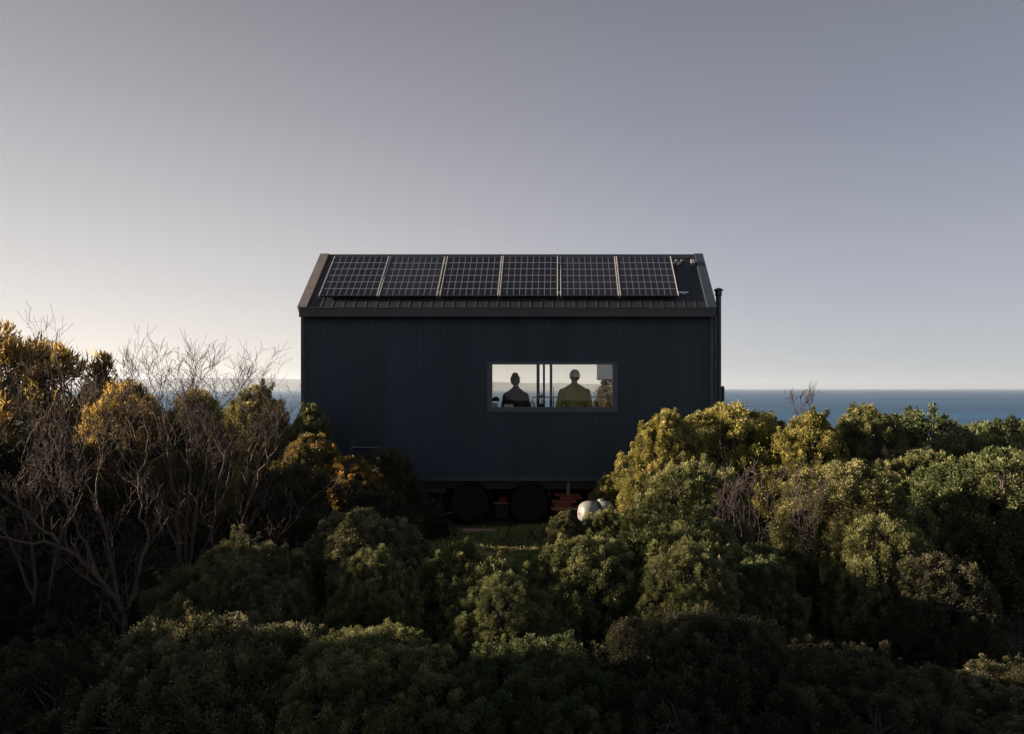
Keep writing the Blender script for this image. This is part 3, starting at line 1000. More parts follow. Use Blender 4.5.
def person(name_label, X, Y, H, sh, hat, shirt, tilt=0.0, rz=0.0):
    """faces +Y (towards the sea); H = crown height, sh = half shoulder width"""
    s = H / 1.75
    S = lambda x, y, z: (x * s, y * s, z * s)
    root = empty('person', (X, Y, FLOOR), rz)
    tag(root, name_label, 'person', 'people inside the cabin')
    hw = sh
    torso = []; limbs = []; hands = []; legs = []
    torso += [(S(0, 0, .98), .125 * s, S(0, -.01, 1.12), .115 * s), (S(0, -.01, 1.12), .115 * s, S(0, -.015, 1.30), .13 * s),
              (S(-.07, 0, .96), .10 * s, S(.07, 0, .96), .10 * s),
              (S(-.07, -.01, 1.14), .10 * s, S(.07, -.01, 1.14), .10 * s),
              (S(-hw * .5, -.015, 1.24), .105 * s, S(hw * .5, -.015, 1.24), .105 * s),
              (S(-hw + .045, -.02, 1.345), .062 * s, S(0, -.02, 1.39), .07 * s), (S(hw - .045, -.02, 1.345), .062 * s, S(0, -.02, 1.39), .07 * s),
              (S(-hw * .62, -.02, 1.385), .05 * s, S(-.015, -.015, 1.462), .046 * s), (S(hw * .62, -.02, 1.385), .05 * s, S(.015, -.015, 1.462), .046 * s)]
    for k in (-1, 1):
        shd = S(k * (hw - .005), -.02, 1.35); el = S(k * (hw + .055), .0, 1.10); wr = S(k * (hw - .06), .21, 1.02)
        limbs += [(shd, .056 * s, el, .046 * s), (el, .045 * s, wr, .032 * s)]
        w = Vector(wr)
        pal = w + Vector((-k * .03, .075, .0)) * s
        hands += [(tuple(w), .028 * s, tuple(pal), .034 * s)]
        for f, (ln, off) in enumerate(((.075, -.026), (.085, -.009), (.08, .009), (.062, .026))):
            b0 = pal + Vector((-k * .005, .02, off * -1)) * s
            b1 = b0 + Vector((-k * .02, ln * .5, -.008)) * s
            b2 = b1 + Vector((-k * .035, ln * .25, -.02)) * s
            hands += [(tuple(b0), .0095 * s, tuple(b1), .0085 * s), (tuple(b1), .0085 * s, tuple(b2), .007 * s)]
        th0 = w + Vector((-k * .04, .03, .03)) * s; th1 = th0 + Vector((-k * .03, .04, .015)) * s
        hands += [(tuple(th0), .011 * s, tuple(th1), .009 * s)]
        legs += [(S(k * .095, 0, .93), .095 * s, S(k * .10, .01, .50), .062 * s), (S(k * .10, .01, .50), .06 * s, S(k * .105, -.02, .09), .04 * s)]
    feet = []
    for k in (-1, 1):
        feet += [(S(k * .105, -.03, .05), .045 * s, S(k * .12, .15, .035), .034 * s)]
    neck = [(S(0, -.015, 1.44), .056 * s, S(0, 0, 1.58), .052 * s)]
    hc = Vector(S(tilt * .03, .012, 1.638))
    head = [(tuple(hc + Vector((0, -.012, .012)) * s), (.077 * s, .094 * s, .098 * s)), (tuple(hc + Vector((0, .03, -.045)) * s), (.058 * s, .062 * s, .075 * s)),
            (tuple(hc + Vector((0, .10, -.025)) * s), (.013 * s, .018 * s, .02 * s)),
            (tuple(hc + Vector((0, .085, -.062)) * s), (.025 * s, .01 * s, .012 * s)),
            (tuple(hc + Vector((.08, -.01, -.02)) * s), (.012 * s, .02 * s, .032 * s)), (tuple(hc + Vector((-.08, -.01, -.02)) * s), (.012 * s, .02 * s, .032 * s)),
            (tuple(hc + Vector((.03, .074, .008)) * s), (.015 * s, .012 * s, .008 * s)), (tuple(hc + Vector((-.03, .074, .008)) * s), (.015 * s, .012 * s, .008 * s))]
    body = capsule_mesh(torso + limbs + hands + legs + feet + neck, head, 0.008, 4)
    link('body', body, 'skin', root)
    g = lambda L_, k: [(a, ra + k, b, rb + k) for a, ra, b, rb in L_]
    col = [(S(0, -.018, 1.47), .060 * s, S(0, -.006, 1.525), .058 * s)]
    link('jacket' if hat == 'cap' else 'shirt', capsule_mesh(g(torso, .022) + g(limbs, .019) + col, None, 0.010, 14), shirt, root)
    link('trousers', capsule_mesh(g(legs, .016) + [(S(-.07, 0, .95), .125 * s, S(.07, 0, .95), .125 * s)], None, 0.012, 5), 'denim', root)
    link('shoes', capsule_mesh(g(feet, .010), None, 0.010, 3), 'shoe', root)
    if hat == 'cap':
        c = MB(); ring = 20
        prof = []
        for k in range(9):
            a = PI / 2 * k / 8
            prof.append((math.cos(a), math.sin(a)))
        b0 = 0
        for cr, sr in [(1.02, -.28), (1.03, -.05)] + prof[:-1] + [(0.02, 1.0)]:
            for j in range(ring):
                t = 2 * PI * j / ring
                c.v.append((hc.x + .094 * s * cr * math.cos(t), hc.y - .008 * s + .110 * s * cr * math.sin(t), hc.z + .022 * s + .108 * s * sr))
        nr = len(c.v) // ring
        for i in range(nr - 1):
            for j in range(ring):
                c.f.append((i * ring + j, i * ring + (j + 1) % ring, (i + 1) * ring + (j + 1) % ring, (i + 1) * ring + j))
        # peak towards the sea
        b = len(c.v)
        for y, wd, z in ((.085, .075, .01), (.135, .07, .0), (.18, .045, -.012)):
            c.v += [(hc.x - wd * s, hc.y + y * s, hc.z + z * s), (hc.x + wd * s, hc.y + y * s, hc.z + z * s)]
        c.f += [(b, b + 1, b + 3, b + 2), (b + 2, b + 3, b + 5, b + 4)]
        c.build('cap', 'greycap', root, smooth=True)
        link('hair', capsule_mesh([], [(tuple(hc + Vector((0, -.03, -.03)) * s), (.079 * s, .078 * s, .058 * s))], 0.007, 3), 'hair', root)
    else:
        hr = [(tuple(hc + Vector((0, -.028, .03)) * s), (.094 * s, .095 * s, .094 * s)),
              (tuple(hc + Vector((0, -.045, -.02)) * s), (.078 * s, .065 * s, .07 * s)),
              (tuple(hc + Vector((0.006, -.055, .108)) * s), (.062 * s, .058 * s, .05 * s))]
        link('hair', capsule_mesh([], hr, 0.007, 3), 'hair', root)
    return root

PY = 14.26
person('person in grey cap and olive jacket, back turned, in the cabin window',
       (574.3 - CX) * PY / F, PY, 1.775, .222, 'cap', 'olivejacket', tilt=.3, rz=.14)
person('person with hair in a bun and dark shirt, left half of the window',
       (516 - CX) * PY / F, PY, 1.69, .182, 'bun', 'darkshirt', tilt=-.4, rz=-.2)

# small things on the counter inside the window
def leafy(name, n, rad, h, L, seed):
    r = np.random.default_rng(seed)
    u = unit(r.normal(size=(n, 3))); u[:, 2] = np.abs(u[:, 2]) * .9 + .1
    base = u * np.array([rad, rad, rad]) * r.uniform(.1, .8, n)[:, None] + np.array([0, 0, h])
    return quads_mesh(name, leaves(base, u + np.array([0, 0, .2]), L, L * .3, r), r.uniform(.1, .7, n))
ZC = WZ0 - .012
p = at(495.3, 400, 13.8)
pt = empty('potted_plant', (p.x, 13.8, ZC)); tag(pt, 'round dark leafy plant in a white pot at the left window corner', 'potted plant', 'things on the window counter')
MB().lathe([(.035, 0), (.05, .07), (.052, .085), (.044, .08)], 18).build('pot', 'ceramic', pt, smooth=True)
link('leaves', leafy('leaves', 260, .065, .11, .04, 3), 'f_dark', pt)
p = at(541.6, 400, 13.82)
pt = empty('potted_plant', (p.x, 13.82, ZC)); tag(pt, 'thin sprigged plant in a dark pot before the window mullions', 'potted plant', 'things on the window counter')
MB().lathe([(.03, 0), (.042, .06), (.04, .07)], 16).build('pot', 'black', pt, smooth=True)
r_ = np.random.default_rng(9)
ls = []
for k in range(7):
    ls.append((np.array([[0, 0, .05], r_.normal(size=3) * .015 + [0, 0, .14], r_.normal(size=3) * .035 + [0, 0, .25]]), np.array([.003, .0025, .002])))
polytubes('stems', ls, 'bark', pt, 4)
link('leaves', leafy('leaves', 70, .07, .16, .04, 5), 'f_dark', pt)
p = at(508.8, 404, 13.75)
ct = MB()
for k, (w, hh) in enumerate(((.085, .022), (.08, .02), (.072, .018))):
    z0 = sum((.022, .02, .018)[:k])
    ct.box(-w, w, -.06, .06, z0 + .0005, z0 + hh)
o = ct.build('folded_cloth', 'cloth', None, bevel=.008)
o.location = (p.x, 13.75, ZC); tag(o, 'pale folded cloth lying on the counter in front of the dark shirt', 'cloth', 'things on the window counter')
p = at(532.3, 404, 13.8)
j = empty('carafe', (p.x, 13.8, ZC)); tag(j, 'small pointed glass carafe standing left of the window mullions', 'carafe', 'things on the window counter')
MB().lathe([(.05, 0), (.056, .02), (.05, .055), (.026, .09), (.016, .115), (.018, .122)], 18).build('vessel', 'bottle', j, smooth=True)
MB().lathe([(.015, .116), (.013, .126), (.004, .132)], 12).build('stopper', 'black', j)

# ------------------------------------------------------------------ things under and beside the cabin
G1 = 'red boards stacked under the cabin'
p0 = at(551, 508, 14.2); p1 = at(584, 508, 14.2)
zb = p0.z
for x, lb in ((p0.x + .06, 'left'), (p0.x + .36, 'right')):
    o = MB().box(0, .1, -.2, .2, 0, zb).build('support_block', 'black', None, bevel=.004); o.location = (x, 14.25, -0.02)
    tag(o, 'low dark block under the %s end of the orange plank' % lb, 'block', 'blocks under the orange plank')
o2 = MB().box(p0.x, p0.x + .5, -.16, .16, 0, .045).build('plank', 'orangewood', None, bevel=.004)
o2.location = (0, 14.22, zb - .018); tag(o2, 'orange timber plank under the stack of red boards', 'plank')
specs = [(p0.x + .06, .30, .00, .030, .07, 'lowest red board lying directly on the orange plank'),
         (p0.x + .02, .44, .073, -.02, .06, 'second red board up in the stack under the cabin'),
         (p0.x + .16, .40, .137, .05, .055, 'third red board up, shifted right, under the cabin'),
         (p0.x + .07, .46, .196, -.03, .05, 'topmost red board of the stack under the cabin')]
for x, w, z, a, hh, lb in specs:
    b = MB().box(0, w, -.12, .12, 0, hh).build('board', 'redwood', None, bevel=.005)
    b.location = (x, 14.22, zb + .028 + z); b.rotation_euler.z = a
    tag(b, lb, 'board', G1)
# a few bricks between the wheels
p = at(502, 506, 14.3)
o = MB().box(-.14, .14, -.1, .1, 0, .03).build('plank', 'orangewood', None, bevel=.004)
o.location = (p.x, 14.3, p.z + .05); tag(o, 'short weathered plank between the two trailer wheels', 'plank')
o3 = MB().box(-.11, .11, -.09, .09, 0, p.z + .05).build('support_block', 'black', None); o3.location = (p.x, 14.3, -.001)
tag(o3, 'dark block carrying the short plank between the wheels', 'block')
o = MB().box(-.07, .07, -.05, .05, 0, .085).build('brick', 'redwood', None, bevel=.006)
o.location = (p.x + .02, 14.3, p.z + .081); o.rotation_euler = (0, 0, .5); tag(o, 'single reddish brick on the short plank between the wheels', 'brick')

def white_tank(px, py, Y):
    q = at(px, py, Y)
    g = float(gz(q.x, Y))
    t = empty('water_tank', (q.x, Y, g), 0.35)
    tag(t, 'rounded white tank half hidden in leaves beside the red boards', 'tank')
    h = q.z - g; rr = .185
    b = MB()
    n = 28; prof = [(.02, -.27), (.09, -.262), (.145, -.235), (.175, -.19), (rr, -.13), (rr, -.035), (rr - .012, -.025), (rr - .012, .025), (rr, .035), (rr, .13), (.175, .19), (.145, .235), (.09, .262), (.02, .27)]
    for r_, x in prof:
        for k in range(n):
            a_ = 2 * PI * k / n
            b.v.append((x, r_ * math.cos(a_), h + r_ * math.sin(a_)))
    for i in range(len(prof) - 1):
        for k in range(n):
            b.f.append((i * n + k, i * n + (k + 1) % n, (i + 1) * n + (k + 1) % n, (i + 1) * n + k))
    b.build('vessel', 'whitepaint', t, smooth=True)
    b = MB(); n = 28
    for k in range(n):
        a0 = 2 * PI * k / n; a1 = 2 * PI * (k + 1) / n
        for (xa, xb, r_) in ((-.022, .022, rr - .004),):
            b.poly([(xa, r_ * math.cos(a0), h + r_ * math.sin(a0)), (xb, r_ * math.cos(a0), h + r_ * math.sin(a0)), (xb, r_ * math.cos(a1), h + r_ * math.sin(a1)), (xa, r_ * math.cos(a1), h + r_ * math.sin(a1))])
    b.build('strap', 'black', t)
    for x in (-.16, .16):
        MB().box(x - .02, x + .02, -.15, .15, 0, h - rr + .02).build('foot', 'black', t)
    c = MB(); c.lathe([(.045, h + rr - .01), (.045, h + rr + .018), (.03, h + rr + .022)], 16, (.08, 0, 0)); c.build('filler_cap', 'galv', t)
white_tank(596, 513, 11.6)
a = at(462, 530, 12.9); b = at(497, 530, 12.9)
o = MB().box(0, b.x - a.x, -.07, .07, 0, .045).build('plank', 'dirt_pink', None, bevel=.006)  # added plank in place of a strip of sunlit dirt
o.location = (a.x, 12.95, float(gz(a.x, 12.95)) + .02); o.rotation_euler.z = .02
tag(o, 'reddish plank added for a strip of sunlit dirt at the back edge of the grass', 'plank')

# ------------------------------------------------------------------ grass patch and undergrowth
def build_grass():
    r = np.random.default_rng(4)
    n = 26000
    x = r.uniform(-3.2, 2.2, n); y = r.uniform(8.2, 13.2, n)
    z = gz(x, y)
    base = np.stack([x, y, z - .01], 1)
    d = np.stack([r.normal(0, .45, n), r.normal(0, .45, n), np.ones(n)], 1)
    L = r.uniform(.04, .12, n) * (1 + .7 * np.sin(x * 2.3) * np.sin(y * 2.9))
    q = leaves(base, d, L, .006, r)
    me = quads_mesh('grass', q, np.clip(r.normal(.5, .2, n), 0, 1))
    tag(link('grass', me, 'grass'), 'short green grass in the clearing before the trailer wheels', 'grass', kind='stuff')
build_grass()
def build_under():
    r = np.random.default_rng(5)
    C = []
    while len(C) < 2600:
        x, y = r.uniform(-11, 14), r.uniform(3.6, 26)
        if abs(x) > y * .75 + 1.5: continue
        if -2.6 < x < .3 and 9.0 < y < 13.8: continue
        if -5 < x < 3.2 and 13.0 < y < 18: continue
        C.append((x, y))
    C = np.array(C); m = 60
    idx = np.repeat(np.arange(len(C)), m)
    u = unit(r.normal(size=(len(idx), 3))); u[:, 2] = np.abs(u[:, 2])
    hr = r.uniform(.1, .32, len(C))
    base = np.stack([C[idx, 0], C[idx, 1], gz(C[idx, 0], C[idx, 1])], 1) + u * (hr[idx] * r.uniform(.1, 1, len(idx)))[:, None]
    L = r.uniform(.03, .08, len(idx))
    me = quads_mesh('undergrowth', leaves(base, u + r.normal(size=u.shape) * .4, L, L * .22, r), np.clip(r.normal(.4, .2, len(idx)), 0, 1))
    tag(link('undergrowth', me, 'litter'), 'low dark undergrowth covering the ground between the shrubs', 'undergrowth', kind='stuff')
build_under()

# ------------------------------------------------------------------ shrubs
# nearest row
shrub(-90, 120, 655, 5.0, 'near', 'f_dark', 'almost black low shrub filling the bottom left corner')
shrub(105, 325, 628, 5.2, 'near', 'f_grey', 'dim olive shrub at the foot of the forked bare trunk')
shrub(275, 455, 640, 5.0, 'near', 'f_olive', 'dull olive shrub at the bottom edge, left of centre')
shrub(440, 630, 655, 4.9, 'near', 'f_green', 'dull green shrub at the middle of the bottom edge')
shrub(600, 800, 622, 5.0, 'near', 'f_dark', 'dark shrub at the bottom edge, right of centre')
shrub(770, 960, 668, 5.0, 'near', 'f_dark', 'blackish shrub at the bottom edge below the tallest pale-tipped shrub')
shrub(960, 1160, 690, 5.2, 'near', 'f_grey', 'dim greyish shrub in the bottom right corner')
# second row
shrub(165, 310, 545, 6.4, 'near', 'f_grey', 'greyish olive shrub with rosy tips right of the forked bare trunk')
shrub(300, 425, 517, 7.2, 'heath', 'f_grey', 'grey-olive shrub with upright heads just left of the grass clearing')
shrub(405, 530, 554, 7.0, 'heath', 'f_olive', 'low olive shrub directly below the grass clearing')
shrub(530, 640, 545, 7.0, 'heath', 'f_olive', 'low olive shrub below the white tank')
shrub(600, 745, 522, 7.6, 'heath', 'f_olive', 'mid green shrub in front of the big golden shrub')
shrub(700, 800, 560, 7.0, 'heath', 'f_green', 'deep green low shrub below the purplish dead brush')
shrub(772, 925, 468, 8.3, 'heath', 'f_tan', 'tall olive shrub with pale peach tips right of centre', wide=1.1)
shrub(880, 985, 560, 7.0, 'heath', 'f_dark', 'dark shaded shrub between the pale-tipped shrub and the right edge')
shrub(930, 1080, 456, 8.8, 'heath', 'f_green', 'fresh green shrub with sunlit crown at the right edge')
shrub(60, 200, 560, 6.9, 'loose', 'f_dark', 'dark leafy shrub behind the forked bare trunk')
shrub(-70, 80, 520, 7.2, 'loose', 'f_dark', 'dark loose shrub at the left edge under the rusty one')
# bushes before the house, right of the clearing
shrub(538, 592, 514, 10.2, 'heath', 'f_grey', 'small greyish shrub at the right edge of the grass clearing', wide=1)
shrub(584, 636, 477, 12.4, 'heath', 'f_gold', 'small golden shrub just above the white tank', wide=1)
shrub(618, 716, 416, 11.3, 'heath', 'f_gold', 'large golden-topped shrub against the right end of the dark wall', wide=1.08)
shrub(676, 790, 409, 11.8, 'heath', 'f_gold', 'sunlit yellow-green shrub below the flue and the dark post')
shrub(640, 740, 470, 9.8, 'heath', 'f_olive', 'olive shrub at the foot of the golden-topped one')
shrub(768, 850, 417, 11.0, 'heath', 'f_gold', 'golden green shrub under the leafless sprig on the right')
shrub(822, 908, 411, 11.2, 'heath', 'f_tan', 'broad olive shrub with a tan crown below the sea, right of the flue')
shrub(905, 1000, 470, 10.0, 'heath', 'f_green', 'deep green shrub in the hollow left of the right edge')
shrub(572, 640, 515, 10.3, 'heath', 'f_olive', 'low leafy shrub hiding the feet of the white tank', wide=1)
shrub(640, 740, 545, 6.6, 'near', 'f_olive', 'low olive shrub between the middle green one and the bottom edge')
shrub(720, 800, 548, 8.2, 'heath', 'f_olive', 'olive shrub growing up under the purplish dead brush')
shrub(830, 930, 520, 7.4, 'heath', 'f_olive', 'olive shrub on the right flank of the pale-tipped shrub')
shrub(880, 960, 455, 10.4, 'heath', 'f_olive', 'olive shrub filling the hollow behind the pale-tipped shrub')
shrub(330, 420, 550, 6.2, 'near', 'f_olive', 'olive shrub below the grey-olive one left of the clearing')
shrub(450, 560, 578, 5.9, 'near', 'f_olive', 'olive shrub in the middle, one row up from the bottom edge')
shrub(215, 300, 578, 5.9, 'near', 'f_grey', 'rosy-tipped small shrub below the greyish olive one at left')
shrub(385, 448, 497, 12.5, 'heath', 'f_dark', 'dark shrub in front of the left trailer wheel', wide=1)
shrub(150, 250, 470, 13.6, 'heath', 'f_dark', 'shaded shrub far back on the left behind the yellow-green one', wide=1)
for x_, y_, lb in ((-5.9, 13.9, 'low shrub added at the left end of the cabin to block sun, nearer the wall front'), (-6.0, 15.6, 'low shrub added at the left end of the cabin to block sun, nearer the sea')):  # added to keep the low sun from under the cabin
    p_ = 557 + x_ * 780 / y_
    shrub(p_ - 55, p_ + 55, 388 + (2.37 - 1.45) * 780 / y_, y_, 'far', 'f_dark', lb, wide=1)
# far right
shrub(872, 955, 419, 19, 'far', 'f_green', 'dark domed shrub against the sea, left of the far right group', 'far shrubs along the coast')
shrub(945, 1005, 428, 23, 'far', 'f_grey', 'brownish far shrub in the dip of the coastal row', 'far shrubs along the coast')
shrub(978, 1062, 425, 21, 'far', 'f_green', 'dark flat-topped shrub against the sea at the right edge', 'far shrubs along the coast')
shrub(915, 1000, 438, 15, 'far', 'f_green', 'mid green far shrub in front of the dark domed one', 'far shrubs along the coast')
shrub(990, 1100, 436, 15, 'far', 'f_olive', 'bright green far shrub at the right edge below the dark flat-topped one', 'far shrubs along the coast')
shrub(740, 800, 424, 18, 'far', 'f_green', 'dark far shrub showing between the yellow-green shrub and the leafless sprig', 'far shrubs along the coast')
# left of the house
shrub(-110, 125, 346, 9.3, 'loose', 'f_rust', 'tall rusty orange shrub at the left edge, highest of all', rz=0.0, depth=0.48)
shrub(80, 170, 390, 8.4, 'loose', 'f_rust', 'brownish shrub with golden tops right of the tallest rusty one')
shrub(155, 240, 398, 8.6, 'loose', 'f_gold', 'olive-gold shrub behind the upright bare twigs')
shrub(218, 292, 390, 12.6, 'heath', 'f_gold', 'yellow-green shrub against the sea, left of the house corner')
shrub(285, 335, 410, 12.4, 'heath', 'f_olive', 'small green shrub touching the lower left house corner')
shrub(276, 346, 438, 10.9, 'loose', 'f_orange', 'orange-tipped shrub before the left end of the dark wall')
shrub(312, 380, 460, 10.7, 'loose', 'f_orange', 'lower shrub with bright orange tips before the dark wall')
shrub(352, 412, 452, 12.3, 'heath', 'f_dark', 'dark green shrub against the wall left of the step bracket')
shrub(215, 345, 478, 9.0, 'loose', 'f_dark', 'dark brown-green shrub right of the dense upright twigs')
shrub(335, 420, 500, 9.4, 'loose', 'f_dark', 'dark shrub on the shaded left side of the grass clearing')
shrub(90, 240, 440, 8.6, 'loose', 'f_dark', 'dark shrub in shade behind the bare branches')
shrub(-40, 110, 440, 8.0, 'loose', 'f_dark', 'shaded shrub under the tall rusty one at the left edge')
# seen through the window, behind the house
r_ = empty
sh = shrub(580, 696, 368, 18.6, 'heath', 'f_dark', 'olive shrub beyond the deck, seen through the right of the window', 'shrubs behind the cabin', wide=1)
for x0, x1, lb in ((340, 450, 'left'), (425, 520, 'middle'), (495, 600, 'right')):  # added so the gap under the floor stays dark
    shrub(x0, x1, 474, 16.7, 'far', 'f_dark', 'dark low shrub added to hide sunlit soil under the cabin floor, %s of three' % lb, 'shrubs behind the cabin', wide=1)
p_ = 557 - 7.9 * 780 / 7.5  # two unseen shrubs added to cast shade on the left thicket
shrub(p_ - 150, p_ + 150, 388 + (2.37 - 2.5) * 780 / 7.5, 7.5, 'far', 'f_green', 'unseen shrub added for shade beyond the left edge, level with the bare twigs', wide=1)
p_ = 557 - 7.1 * 780 / 6.1
shrub(p_ - 145, p_ + 145, 388 + (2.37 - 2.15) * 780 / 6.1, 6.1, 'far', 'f_green', 'unseen shrub added for shade beyond the left edge, nearest the forked bare tree', wide=1)
# unseen shrubs added on top of the left rise to shade the foreground
for k, (x, y, rr, h) in enumerate(((-12.5, 4.2, 1.6, 1.9), (-12.2, 2.2, 1.6, 1.9), (-12.0, 0.0, 1.7, 1.7), (-12.4, -2.6, 1.6, 1.9), (-12.2, -5.2, 1.7, 1.9))):
    fm, sm = proto('far', k % 2, 1.15)
    root = empty('shade_shrub', (x, y, float(gz(x, y)))); root.scale = (rr, rr, h / 1.15)
    tag(root, 'unseen shrub added for shade on the rise beyond the left edge', 'shrub', 'unseen shade shrubs added to the left')
    f = link('foliage', fm, None, root); f.material_slots[0].link = 'OBJECT'; f.material_slots[0].material = M['f_green']
    link('stems', sm, None, root)

# bare wood
Y = 6.0
bare('dead_tree', 'forked grey bare tree at lower left with a branch reaching the left edge', at(124, 692, Y),
     [([at(124, 695, Y), at(126, 650, Y), at(124, 612, Y)], .028, .022),
      ([at(124, 612, Y), at(98, 575, Y - .1), at(60, 545, Y - .2), at(-10, 536, Y - .4)], .021, .008),
      ([at(60, 545, Y - .2), at(30, 515, Y), at(-8, 490, Y + .1)], .011, .005),
      ([at(124, 612, Y), at(138, 585, Y + .1), at(146, 540, Y + .2), at(140, 480, Y + .3), at(148, 440, Y + .4)], .016, .005),
      ([at(126, 618, Y), at(110, 560, Y + .2), at(95, 490, Y + .3), at(100, 450, Y + .4)], .013, .004),
      ([at(98, 575, Y), at(70, 510, Y + .2), at(40, 460, Y + .2)], .011, .004)], 21, depth=4, twigl=.40, nchild=(2, 3), rmin=.0014)
Y = 7.5
bare('dead_shrub', 'dense upright bare twigs rising above the left shrubs into the sky', at(185, 600, Y),
     [([at(180, 610, Y), at(176, 500, Y), at(168, 445, Y), at(164, 410, Y)], .022, .005),
      ([at(182, 600, Y), at(200, 500, Y + .2), at(210, 445, Y + .2), at(212, 415, Y + .2)], .018, .004),
      ([at(180, 560, Y), at(150, 480, Y + .1), at(136, 440, Y + .1), at(128, 410, Y + .1)], .016, .004),
      ([at(184, 580, Y), at(190, 480, Y - .2), at(190, 440, Y - .2), at(186, 400, Y - .2)], .016, .004),
      ([at(176, 520, Y), at(125, 460, Y - .1), at(105, 420, Y - .1)], .012, .004),
      ([at(184, 590, Y), at(220, 510, Y - .2), at(232, 460, Y - .1)], .014, .004)], 22, depth=4, twigl=.45, nchild=(3, 4), rmin=.0014)
Y = 6.6
bare('dead_shrub', 'bare brownish shrub of thin crooked branches at the left edge', at(40, 640, Y),
     [([at(40, 650, Y), at(30, 540, Y), at(18, 490, Y), at(25, 450, Y)], .018, .004),
      ([at(40, 640, Y), at(60, 540, Y), at(80, 490, Y), at(78, 450, Y)], .015, .004),
      ([at(36, 600, Y), at(5, 530, Y), at(-20, 480, Y)], .012, .004)], 23, depth=4, twigl=.38, rmin=.0014, nchild=(3, 4))
Y = 7.9
bare('dead_shrub', 'brown bare shrub tangled in front of the golden-topped shrub at left', at(105, 580, Y),
     [([at(105, 590, Y), at(95, 500, Y), at(80, 440, Y), at(72, 400, Y)], .016, .004),
      ([at(107, 585, Y), at(118, 490, Y), at(122, 430, Y), at(135, 392, Y)], .016, .004),
      ([at(104, 580, Y), at(60, 500, Y), at(35, 440, Y), at(28, 410, Y)], .014, .004),
      ([at(108, 570, Y), at(150, 490, Y), at(172, 440, Y)], .012, .004)], 31, depth=4, twigl=.45, nchild=(3, 4), rmin=.0014)
Y = 8.2
bare('dead_shrub', 'brown bare shrub tangled before the yellow-green shrub at the house corner', at(225, 560, Y),
     [([at(225, 570, Y), at(215, 490, Y), at(205, 430, Y)], .014, .004),
      ([at(226, 565, Y), at(240, 490, Y), at(246, 430, Y), at(240, 405, Y)], .014, .004),
      ([at(228, 560, Y), at(265, 500, Y), at(282, 455, Y)], .012, .004)], 32, depth=4, twigl=.40, nchild=(3, 4), rmin=.0014)
Y = 7.0
bare('dead_shrub', 'leaning bare branches in the dark right of the forked tree', at(225, 620, Y),
     [([at(225, 625, Y), at(235, 540, Y), at(262, 470, Y), at(280, 440, Y)], .014, .004),
      ([at(225, 620, Y), at(210, 530, Y), at(225, 450, Y)], .012, .004),
      ([at(228, 610, Y), at(270, 550, Y), at(300, 515, Y)], .010, .003)], 24, depth=3, twigl=.38, rmin=.0014)
Y = 7.9
lm = []
r_ = np.random.default_rng(77)
for k in range(11):
    x = 718 + k * 5.4
    lm.append(([at(742 + (x - 742) * .5, 580, Y), at(x, 520, Y + r_.uniform(-.2, .2)), at(x + r_.uniform(-8, 8), 478 + r_.uniform(-8, 14), Y + r_.uniform(-.3, .3))], .006, .002))
bare('dead_shrub', 'purplish grey dead brush in the gap between the golden shrubs', at(742, 585, Y), lm, 25, 'purplewood', depth=3, twigl=.16, rmin=.0014, single=True, group='bare dead shrubs')
Y = 7.6
lm = []
for k in range(6):
    x = 797 + k * 4.5
    lm.append(([at(810 + (x - 810) * .5, 560, Y), at(x, 515, Y), at(x + r_.uniform(-8, 8), 482 + r_.uniform(-6, 14), Y)], .005, .002))
bare('dead_shrub', 'smaller purplish dead brush left of the pale-tipped shrub', at(812, 565, Y), lm, 26, 'purplewood', depth=3, twigl=.15, rmin=.0014)
Y = 12.0
bare('dead_shrub', 'leafless reddish sprig standing against the sea, right of the flue', at(806, 440, Y),
     [([at(806, 445, Y), at(803, 412, Y), at(800, 396, Y)], .009, .003), ([at(806, 440, Y), at(811, 410, Y), at(812, 398, Y)], .008, .003),
      ([at(805, 430, Y), at(795, 408, Y), at(790, 397, Y)], .007, .003)], 27, 'purplewood', depth=3, twigl=.17, rmin=.0018, nchild=(4, 5))
Y = 11.0
bare('dead_shrub', 'pale thin dead stems leaning before the yellow-green shrub at the house corner', at(255, 460, Y),
     [([at(250, 465, Y), at(262, 430, Y), at(272, 410, Y)], .010, .004), ([at(246, 462, Y), at(254, 432, Y), at(268, 416, Y)], .009, .004)], 28, depth=3, twigl=.2)

# ------------------------------------------------------------------ air
hz, nt, out = new_mat('haze_air')
pv = N(nt, 'ShaderNodeVolumePrincipled')
pv.inputs['Color'].default_value = (0.72, 0.84, 1.0, 1)
pv.inputs['Density'].default_value = 9e-5
pv.inputs['Anisotropy'].default_value = 0.3
nt.links.new(pv.outputs[0], out.inputs['Volume'])
M['haze'] = hz
hb = MB().box(-15000, 15000, -400, 15000, -40, 160)
ho = hb.build('haze', 'haze')
tag(ho, kind='stuff')
ho.display_type = 'WIRE'

# ------------------------------------------------------------------ sky, sun, camera
w = bpy.data.worlds.new('World')
sc.world = w
w.use_nodes = True
nt = w.node_tree
for n in list(nt.nodes):
    nt.nodes.remove(n)
out = N(nt, 'ShaderNodeOutputWorld')
bg = N(nt, 'ShaderNodeBackground'); bg.inputs[1].default_value = 0.1
nt.links.new(bg.outputs[0], out.inputs[0])
sky = N(nt, 'ShaderNodeTexSky', sky_type='NISHITA')
sky.sun_disc = False
sky.sun_elevation = R(SUN_EL); sky.sun_rotation = R(SUN_AZ)
sky.air_density = 1.0; sky.dust_density = 2.0
tc = N(nt, 'ShaderNodeTexCoord')
sep = N(nt, 'ShaderNodeSeparateXYZ')
nt.links.new(tc.outputs['Generated'], sep.inputs[0])
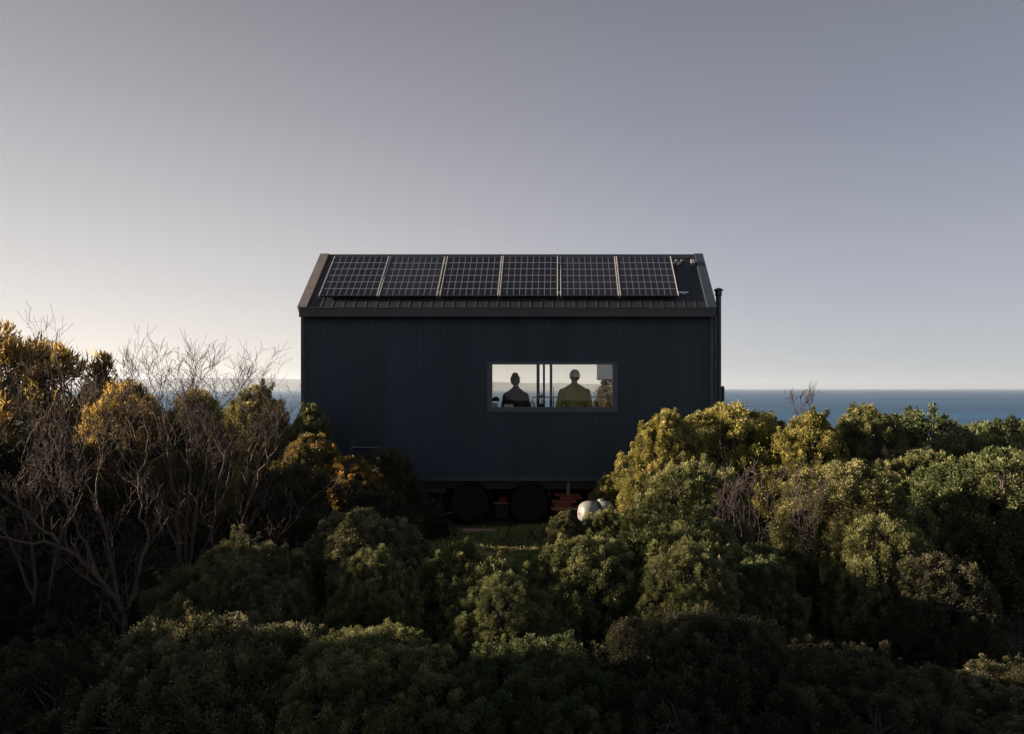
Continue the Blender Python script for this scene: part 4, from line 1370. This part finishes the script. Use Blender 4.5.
# overcast-like dusk veil: bright and warm low in the west (left), mauve grey higher up
KS = 10.0 / (2 ** EXPO)
def stops(L):
    return [(p, tuple(lin(v) for v in c)) for p, c in L]
left = ramp(nt, stops([(0, (234, 219, 205)), (.05, (229, 219, 212)), (.12, (206, 202, 202)), (.22, (180, 176, 180)), (.32, (155, 151, 158)), (.44, (127, 123, 131)), (.7, (110, 117, 134)), (1, (112, 122, 142))]), sep.outputs[2])
right = ramp(nt, stops([(0, (190, 195, 199)), (.05, (179, 185, 194)), (.12, (164, 169, 183)), (.22, (146, 150, 166)), (.32, (128, 132, 149)), (.44, (114, 118, 132)), (.7, (108, 117, 136)), (1, (112, 122, 142))]), sep.outputs[2])
back = ramp(nt, stops([(0, (205, 200, 200)), (.12, (196, 198, 206)), (.3, (168, 176, 194)), (.6, (134, 145, 166)), (1, (112, 122, 142))]), sep.outputs[2])
mr = N(nt, 'ShaderNodeMapRange', interpolation_type='SMOOTHSTEP')
mr.inputs['From Min'].default_value = -0.55; mr.inputs['From Max'].default_value = 0.45
nt.links.new(sep.outputs[0], mr.inputs[0])
mx = N(nt, 'ShaderNodeMixRGB')
nt.links.new(mr.outputs[0], mx.inputs[0]); nt.links.new(left, mx.inputs[1]); nt.links.new(right, mx.inputs[2])
sc_ = N(nt, 'ShaderNodeVectorMath', operation='SCALE'); sc_.inputs['Scale'].default_value = KS
mb_ = N(nt, 'ShaderNodeMapRange', interpolation_type='SMOOTHSTEP')     # bluer sky behind the camera
mb_.inputs['From Min'].default_value = 0.1; mb_.inputs['From Max'].default_value = -0.6
nt.links.new(sep.outputs[1], mb_.inputs[0])
mk = N(nt, 'ShaderNodeMixRGB')
nt.links.new(mb_.outputs[0], mk.inputs[0]); nt.links.new(mx.outputs[0], mk.inputs[1]); nt.links.new(back, mk.inputs[2])
nt.links.new(mk.outputs[0], sc_.inputs[0])
hs = N(nt, 'ShaderNodeHueSaturation'); hs.inputs['Saturation'].default_value = 0.5; hs.inputs['Value'].default_value = 0.6
nt.links.new(sky.outputs[0], hs.inputs['Color'])
mz = N(nt, 'ShaderNodeMixRGB'); mz.inputs[0].default_value = 0.9
nt.links.new(hs.outputs[0], mz.inputs[1]); nt.links.new(sc_.outputs[0], mz.inputs[2])
nt.links.new(mz.outputs[0], bg.inputs[0])

sl = bpy.data.lights.new('sun', 'SUN'); sl.energy = 5.0; sl.angle = R(0.6); sl.color = (1.0, 0.80, 0.58)
so = bpy.data.objects.new('sun', sl); COL.objects.link(so)
sd = Vector((math.sin(R(SUN_AZ)) * math.cos(R(SUN_EL)), math.cos(R(SUN_AZ)) * math.cos(R(SUN_EL)), math.sin(R(SUN_EL))))
so.rotation_euler = sd.to_track_quat('Z', 'Y').to_euler()
so.location = (-30, 0, 20)

cam = bpy.data.cameras.new('camera')
co = bpy.data.objects.new('camera', cam); COL.objects.link(co)
cam.sensor_fit = 'HORIZONTAL'; cam.sensor_width = 36.0
cam.lens = 36.0 * F / 1024
cam.shift_x = -(CX - 512) / 1024; cam.shift_y = (CY - 367) / 1024
cam.clip_start = 0.1; cam.clip_end = 60000
co.location = (0, 0, EYE); co.rotation_euler = (R(90), 0, 0)
sc.camera = co

vs = sc.view_settings
vs.view_transform = 'Standard'; vs.look = 'None'; vs.exposure = EXPO; vs.gamma = 1.0; vs.use_curve_mapping = False
cy = sc.cycles
cy.use_denoising = True
cy.max_bounces = 6; cy.diffuse_bounces = 3; cy.glossy_bounces = 3; cy.transmission_bounces = 4
cy.transparent_max_bounces = 8; cy.volume_bounces = 0
cy.sample_clamp_indirect = 4.0
